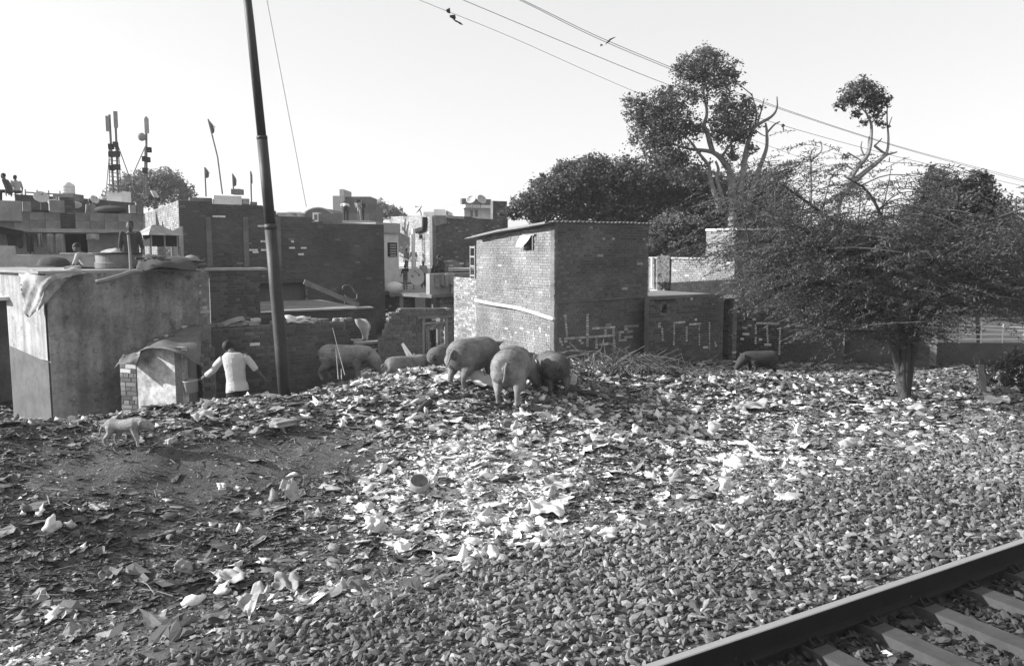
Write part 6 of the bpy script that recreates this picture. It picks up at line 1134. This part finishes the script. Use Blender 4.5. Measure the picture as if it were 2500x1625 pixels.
def lit(densv, y0, y1, vmax, smin, smax, temps, mb, kind, thr=1.0, floor=.06, white=False):
    x, y = area_pts(densv, y0, y1, 6.2, vmax); u = x*math.cos(TH)+y*math.sin(TH); v = -x*math.sin(TH)+y*math.cos(TH); z = zg(x, y); px, py = pxof(x, y, z)
    e = VB(u)+vnoise(x, y, .8, 9)*.6; p = np.clip((v-e+.5)/.6, .0, 1)*np.clip(dens(px, py), floor, 2)*.75*thr*(.55+1.1*(vnoise(x, y, .7, 21)+.5)); k = rng.random(len(x)) < p; x, y, z, px, py = x[k], y[k], z[k], px[k], py[k]; n = len(x)
    if white: k = rng.random(n) < np.clip((wht(px, py)-.3)*2.2, 0, 1); x, y, z, px, py = x[k], y[k], z[k], px[k], py[k]; n = len(x)
    s = smin+(smax-smin)*rng.random(n)**2.2; w = wht(px, py); r = rng.random(n); t = np.where(r < w, .28+.36*rng.random(n), np.where(r < w+.5, .11+.15*rng.random(n), .045+.07*rng.random(n)))
    t = t*(1-.5*np.exp(-(((px-250)/520)**2+((py-1380)/260)**2)))   # litter darker towards the lower left
    if white: t = .42+.36*rng.random(n)
    if kind == 'flat': S = s[:, None]*np.stack([1+rng.random(n)*.8, .6+rng.random(n)*.5, .35+rng.random(n)*.45], 1); Rt = randrot(n, .36); zz_ = z+s*(.02+.22*rng.random(n))
    elif kind == 'bag': S = s[:, None]*np.stack([1+rng.random(n)*.6, .7+rng.random(n)*.4, .5+rng.random(n)*.5], 1); Rt = randrot(n, .35); zz_ = z+s*.25; t = np.where(rng.random(n) < .25+w+white, .38+.33*rng.random(n), .04+.2*rng.random(n))
    else: k2 = rng.random(n) > w*1.4; x, y, z, s, n = x[k2], y[k2], z[k2], s[k2], int(k2.sum()); S = s[:, None]*np.stack([1+rng.random(n)*.5, .8+rng.random(n)*.4, .6+rng.random(n)*.3], 1); Rt = randrot(n, 3); zz_ = z+s*.2; t = .035+.10*rng.random(n)
    scatter(mb, temps, np.stack([x, y, zz_], 1), S, Rt, t)
L1, L2, L3 = MB(), MB(), MB()
lit(820, 5, 10, 14, .008, .036, CR, L1, 'flat'); lit(850, 10, 16, 15.5, .010, .046, CR, L1, 'flat'); lit(300, 16, 26.5, 21.5, .015, .06, CR, L1, 'flat')
lit(40, 5, 11, 14, .028, .10, CR4, L1, 'flat'); lit(50, 11, 16, 15.5, .035, .11, CR4, L1, 'flat'); lit(20, 16, 26, 21.5, .05, .12, CR4, L1, 'flat')
lit(17, 5, 11, 14, .02, .08, BG, L2, 'bag'); lit(24, 11, 22, 18, .022, .09, BG, L2, 'bag')
lit(500, 5, 9.5, 14, .006, .022, ST, L3, 'clod'); lit(260, 9.5, 15, 15, .008, .026, ST, L3, 'clod')
lit(900, 5, 16, 15, .004, .013, CR, L1, 'flat', floor=.9)
lit(620, 5, 16, 16, .012, .045, CR, L1, 'flat', white=True); lit(150, 5, 16, 16, .03, .085, CR4, L1, 'flat', white=True); lit(38, 5, 16, 16, .025, .085, BG, L2, 'bag', white=True); lit(90, 5, 16, 16, .02, .06, CR4, L1, 'flat', white=True)
tag(obj('paper_litter', L1, m_litter), 'trampled layer of torn paper, rags and plastic sheet covering the mound', 'litter', kind='stuff')
tag(obj('bag_litter', L2, m_litter, None, True), 'small crumpled bags spread over the mound', 'litter', kind='stuff')
tag(obj('clods', L3, m_litter), 'dark soil clods and pebbles between the litter', 'clods', kind='stuff')
sm_ = MB(); x, y = area_pts(16, 5, 15, 7.4, 14); 
for a, b in zip(x, y):
    an = rng.random()*6.28; L_ = .08+.3*rng.random()**2; z0_ = float(zg(a, b)); d = np.array([math.cos(an), math.sin(an), 0])*L_; p0 = np.array([a, b, z0_+.02]); sm_.add(tube([p0, p0+d*.5+UP*(.01+.015*rng.random()), p0+d+UP*.03*rng.random()], .003+.003*rng.random(), 4), .05+.14*rng.random())
tag(obj('twig_litter', sm_, m_litter), 'twigs and straws strewn over the mound', 'twigs', kind='stuff')
# ------------------------------------------------------------ individual pieces one can point at
def bagthing(px, py, w, h, label, mat=m_plastic, seed=0, sub=3, name='plastic_bag', cat='plastic bag', peak=0):
    p = gp(px, py); g = np.random.default_rng(seed+900); V, F0 = ico(sub); W2 = w/2/F*p[1]; H2 = h/F*p[1]
    for _ in range(8): d = norm(g.normal(size=3)); V = V-np.outer(np.maximum(V@d-(.45+.35*g.random()), 0)*.75, d)
    for _ in range(7): d = norm(g.normal(size=3)); fq = 3+7*g.random(); V = V*(1+.10*np.sin((V@d)*fq+g.random()*6))[:, None]
    V = V*(1+.05*(g.random((len(V), 1))-.5)); 
    if peak: V[:, 2] = np.where(V[:, 2] > 0, V[:, 2]*(1+peak*np.exp(-(V[:, 0]**2+V[:, 1]**2)*5)), V[:, 2])
    z = V[:, 2]; z = (z-z.min())/(z.max()-z.min()); V = np.stack([V[:, 0]/np.abs(V[:, 0]).max()*W2, V[:, 1]/np.abs(V[:, 1]).max()*W2*.75, z*H2-.02], 1)@rotz(g.normal()*.4).T+np.array([p[0], p[1], float(zg(p[0], p[1]))])
    return solo(name, MB().add((V, F0)), mat, label, cat, None, True)
def sheetthing(px, py, w, h, label, mat, seed=0, name='paper_sheet', cat='paper', tilt=.5, th=.004, n=14, rough_=.18):
    p = gp(px, py); g = np.random.default_rng(seed+300); W2 = w*.85/F*p[1]; D2 = W2*(.6+.4*g.random()); H2 = h/F*p[1]; a = g.normal()*.5; c0 = np.array([p[0], p[1], float(zg(p[0], p[1]))]); ph = g.random(6)*6
    def fn(u, v):
        x, y = (u-.5)*W2, (v-.5)*D2; z = H2*tilt*v+H2*.35*(math.sin(u*5+ph[0])*math.sin(v*4+ph[1])+.5*math.sin(u*11+v*5+ph[2])+.35*math.sin(v*13-u*7+ph[3])+.3*math.sin(u*23+ph[4])*math.sin(v*19+ph[5]))*(.5+rough_)+H2*.35
        x += .12*W2*math.sin(v*4+ph[4]); y += .12*D2*math.sin(u*5+ph[5]); q = rotz(a)@np.array([x, y, 0]); return c0+q+UP*max(z, .004)
    return solo(name, thick(sheet(fn, n+3, n), (0, 0, -th)), mat, label, cat, None, True)
m_paper = M('paper', .5, .85, .1, 20, .15, 4); m_card = M('cardboard', .33, .9, .15, 20, .2, 4); m_foam = M('foam', .6, .7, .05, 40)
H_ = [
 ('b', 255, 990, 78, 46, 'tall pale sack slumped to a peak left of the tarpaulin shelter', m_lcloth, .9), ('b', 915, 1300, 62, 52, 'long white crumpled bag at the lower edge of the whitest litter', m_plastic, 0), ('b', 932, 1158, 36, 34, 'round crumpled white bag with a dark spot, alone on dark soil', m_plastic, 0),
 ('b', 543, 1197, 30, 20, 'left one of two white balls of paper on the bare dirt', m_paper, 0), ('b', 580, 1197, 24, 14, 'right one of two white balls of paper on the bare dirt', m_paper, 0), ('b', 125, 1300, 52, 50, 'white knotted bag on the slope below the dog', m_plastic, .5), ('b', 1205, 1358, 50, 40, 'plump white tied bag at the edge of the ballast', m_plastic, .5),
 ('b', 1480, 1318, 62, 42, 'fluffy white bag resting where litter meets ballast', m_plastic, 0), ('b', 1296, 1335, 48, 24, 'smooth oval pale bag just left of the fluffy white bag', m_plastic, 0), ('b', 1150, 1390, 46, 40, 'dull pale bag lowest of the bags along the ballast edge', m_lcloth, 0), ('b', 1950, 1062, 26, 34, 'bright white upright pointed bag in the right hand litter', m_foam, .8),
 ('b', 2066, 1090, 56, 30, 'cream bag lying diagonally in the right hand litter', m_plastic, 0), ('b', 1770, 1205, 44, 44, 'torn white bag standing up by the dark stain', m_plastic, .5), ('b', 1815, 1238, 62, 34, 'wide semi clear bag beside the white ball', m_plastic, 0), ('b', 1920, 1218, 86, 22, 'longest white bag stretched along the ballast edge', m_plastic, 0), ('b', 1652, 1178, 54, 36, 'grey peaked rag bundle in the middle of the litter', m_cloth, .9),
 ('b', 1868, 1228, 15, 15, 'small clean white ball at the ballast edge', m_foam, 0), ('b', 1378, 1228, 38, 20, 'rounded white carton like lump in the central litter', m_paper, 0), ('b', 1455, 1080, 48, 24, 'white bag with a raised end near the middle of the mound', m_plastic, .2), ('b', 1262, 1095, 22, 34, 'bright white twisted bag upright in the central litter', m_foam, .4), ('b', 1555, 1065, 34, 36, 'white ruffled bag behind the grey rag bundle', m_plastic, 0), ('b', 1740, 1070, 40, 50, 'large ruffled bag at the head of the right hand white heap', m_plastic, .2),
 ('b', 1800, 1140, 70, 36, 'broad crumpled white film right of the dark stain', m_plastic, 0), ('b', 835, 1440, 34, 40, 'faceted white paper ball on the boundary of the ballast', m_paper, .3), ('b', 445, 1395, 60, 34, 'dull grey bundle on the dark lower slope', m_cloth, 0), ('b', 40, 1590, 44, 22, 'pale lump at the very bottom left corner', m_paper, 0), ('b', 2048, 1618, 34, 26, 'pointed white stone lump on the sleeper at the bottom', m_foam, .6), ('b', 1622, 932, 30, 18, 'white domed tub lying near the brush pile', m_foam, 0), ('b', 1740, 935, 30, 20, 'small white bag at the shade line near the brush', m_plastic, .2),
 ('b', 2130, 1010, 44, 26, 'white bag in front of the acacia trunk, left side', m_plastic, 0), ('b', 2240, 1005, 50, 24, 'pale flattened bag in front of the acacia trunk, right side', m_plastic, 0), ('b', 2185, 968, 28, 20, 'small round dark tyre like lump at the foot of the acacia', m_dcloth, 0), ('b', 1730, 1215, 60, 22, 'dark wet looking rag heap among white bags', m_dcloth, 0), ('b', 1240, 1180, 60, 26, 'black crumpled cloth right of the white paper heap', m_dcloth, 0), ('b', 680, 1040, 110, 26, 'large dark folded cloth on the upper slope', m_cloth, 0), ('b', 1110, 1600, 40, 22, 'rounded pale stone like lump on the lower ballast', m_card, 0),
 ('b', 420, 1090, 40, 26, 'pale bag lying to the right of the dog', m_lcloth, 0), ('b', 640, 1165, 16, 9, 'tiny white scrap ball near the paired balls', m_paper, 0), ('b', 810, 1300, 32, 22, 'pale squashed cup shape left of the long white crumpled bag', m_lcloth, 0),
 ('s', 985, 1355, 50, 24, 'square white foam sheet tilted at the ballast edge', m_foam, .9), ('s', 708, 1228, 46, 34, 'square pale rag propped up on dark soil', m_lcloth, 1.0), ('s', 620, 1500, 76, 52, 'large bright sheet standing in the lower left litter', m_lcloth, 1.0), ('s', 1090, 935, 70, 16, 'white paper sheet behind the legs of the largest pig', m_paper, .5), ('s', 1165, 945, 90, 30, 'large pale paper sack left of the legs of the largest pig', m_paper, .7), ('s', 1110, 1030, 60, 12, 'thin white strip of board on the upper mound', m_paper, .3), ('s', 1330, 1255, 100, 26, 'white folded sheet beside the central dark cloth', m_paper, .6),
 ('s', 560, 1425, 110, 30, 'pale crumpled cloth trailing left of the large bright sheet', m_lcloth, .4), ('s', 1370, 1195, 80, 26, 'grey board sheet in the middle litter', m_card, .6), ('s', 1830, 1000, 110, 24, 'long pale sheet stretched across the right litter', m_lcloth, .4), ('s', 760, 1270, 50, 26, 'wrinkled pale wrapper above the squashed cup', m_lcloth, .5), ('s', 500, 1030, 60, 26, 'crumpled pale wrapper behind the large dark folded cloth', m_lcloth, .6), ('s', 1760, 1290, 40, 12, 'thin white paper at the right end of the boundary', m_paper, .4),
 ('s', 850, 1230, 44, 16, 'small white leaflet near the brown pot', m_paper, .4), ('s', 1095, 1100, 70, 16, 'pale board lying above the brown pot', m_card, .4), ('s', 2430, 985, 70, 20, 'pale sheet at the right edge before the scrub', m_paper, .4), ('s', 700, 1440, 90, 34, 'grey folded sheet on the lower left slope', m_cloth, .5), ('s', 180, 1560, 60, 30, 'dull sheet near the bottom left corner', m_cloth, .6), ('s', 240, 1240, 50, 14, 'thin pale strip right of the white knotted bag', m_lcloth, .4),
]
for i, (k, x_, y_, w_, h_, lb, m, q) in enumerate(H_):
    if k == 'b': 
        nm, ct = ('rag_bundle', 'rag') if m in (m_cloth, m_dcloth) else ('plastic_bag', 'bag') if 'bag' in lb else ('sack', 'sack') if 'sack' in lb else ('paper_ball', 'litter piece')
        bagthing(x_, y_, w_, h_, lb, m, i, peak=q, name=nm, cat=ct)
    else: sheetthing(x_, y_, w_, h_, lb, m, i, tilt=q, name='cloth_sheet' if m in (m_cloth, m_lcloth) else 'card_sheet' if m is m_card else 'paper_sheet', cat='sheet')
p = gp(355, 996); a = R(20); ax_, ay_ = rotz(a)@X_, rotz(a)@Yv
solo('foam_box', (lambda V, Fq: (V, Fq))(*obox(p+UP*.1, norm(ax_*1+UP*-.1), ay_, norm(UP+ax_*.1), .19, .13, .085)), m_foam, 'white foam box with square edges lying before the tarpaulin shelter', 'box')
p = gp(1025, 1205); solo('clay_pot', lathe(p+UP*.13, [(.001, -.12), (.08, -.11), (.12, -.04), (.125, .02), (.11, .05), (.105, .045), (.112, .01), (.1, -.05), (0, -.08)], 24, norm([.1, -.45, .88])), m_cloth, 'brown round clay pot tipped towards the rails amid white paper', 'pot', None, True)
p = gp(1050, 990); q = gp(1015, 1010); solo('dark_shoe', tube(smoothline([q, (p+q)/2+UP*.05, p+UP*.06], 3), [.03, .035, .04, .045, .05, .055, .05], 8, round_=True), m_dcloth, 'long dark boot lying on the mound left of the pigs', 'boot', None, True)
a = gp(1500, 975); pts = [gp(x, y)+UP*.0 for x, y in [(1385, 950), (1440, 958), (1500, 970), (1560, 985), (1625, 1003)]]
solo('shadow_strip', tube(smoothline(pts, 3), np.array([.06, .09, .05, .1, .07, .12, .06, .11, .07, .1, .05, .08, .03])*.5, 8, round_=True, flat=2.2), m_dcloth, 'long black strip added for the shadow trailing right from the dark pig', 'rag', None, True)  # dark strip laid where a shadow falls across the litter
p = gp(1398, 940); q_ = [p+d for d in ([-.06, 0, 0], [.05, .02, 0], [.07, 0, .16], [-.0, 0, .22])]
solo('white_board', prism(q_, (.02, .03, 0)), m_paper, 'white torn board standing upright right of the dark pig', 'board')
bo = thing('board_trestle', gp(1010, 915), 'crossed pale boards standing in front of the broken wall', 'boards')
for a, b, w in [((982, 838), (1012, 880), .035), ((985, 845), (1000, 878), .03), ((1012, 865), (998, 885), .03), ((1010, 862), (1022, 884), .03)]:
    A1, B1 = PD(*a, 16.6), PD(*b, 16.4); obj('board', obox((A1+B1)/2, norm(B1-A1), Yv, np.cross(norm(B1-A1), Yv), np.linalg.norm(A1-B1)/2, .015, w), m_pale, bo)
st_ = thing('cane_sticks', gp(825, 925), 'three thin canes standing in the litter in front of the side on pig', 'sticks')
for a, b in [((812, 800), (842, 915)), ((820, 850), (826, 925)), ((833, 900), (834, 925))]: obj('cane', tube([PD(*a, 14), PD(*b, 13.6)], [.005, .009], 6), m_pale, st_)
q = gp(2165, 1600); solo('paper_scrap', obox(q+UP*.02, norm([1, .3, .1]), norm([-.3, 1, 0]), UP, .022, .035, .004), m_foam, 'small white torn scrap lying between the sleepers', 'paper')
q = gp(1892, 1362); solo('split_stick', tube([q+[-.03, -.05, .03], q+[0, 0, .05], q+[.03, .06, .05]], [.012, .014, .008], 6, round_=True), m_pale, 'short pale split stick lying on the ballast', 'stick')
pts = [gp(1680, 1515)+UP*.04, gp(1720, 1525)+UP*.06, gp(1750, 1532)+UP*.05, gp(1800, 1538)+UP*.03]; solo('dry_stalk', tube(smoothline(pts, 4), np.linspace(.008, .003, 13), 5), m_wood, 'thin dry stalk lying on the ballast close to the rail', 'stalk')
# ------------------------------------------------------------ thin winter haze
hzm = bpy.data.materials.new('haze_air'); hzm.use_nodes = True; nt = hzm.node_tree
for n in list(nt.nodes): nt.nodes.remove(n)
ou = nt.nodes.new('ShaderNodeOutputMaterial'); pv = nt.nodes.new('ShaderNodeVolumePrincipled'); pv.inputs['Color'].default_value = (.9, .9, .9, 1); pv.inputs['Density'].default_value = .0007; pv.inputs['Anisotropy'].default_value = .3
nt.links.new(pv.outputs[0], ou.inputs['Volume'])
hb = obj('haze', hexa([(-1000, -80, -2.2), (1000, -80, -2.2), (1000, 1300, -2.2), (-1000, 1300, -2.2)], [(-1000, -80, 30), (1000, -80, 30), (1000, 1300, 30), (-1000, 1300, 30)]), hzm); tag(hb, kind='stuff')
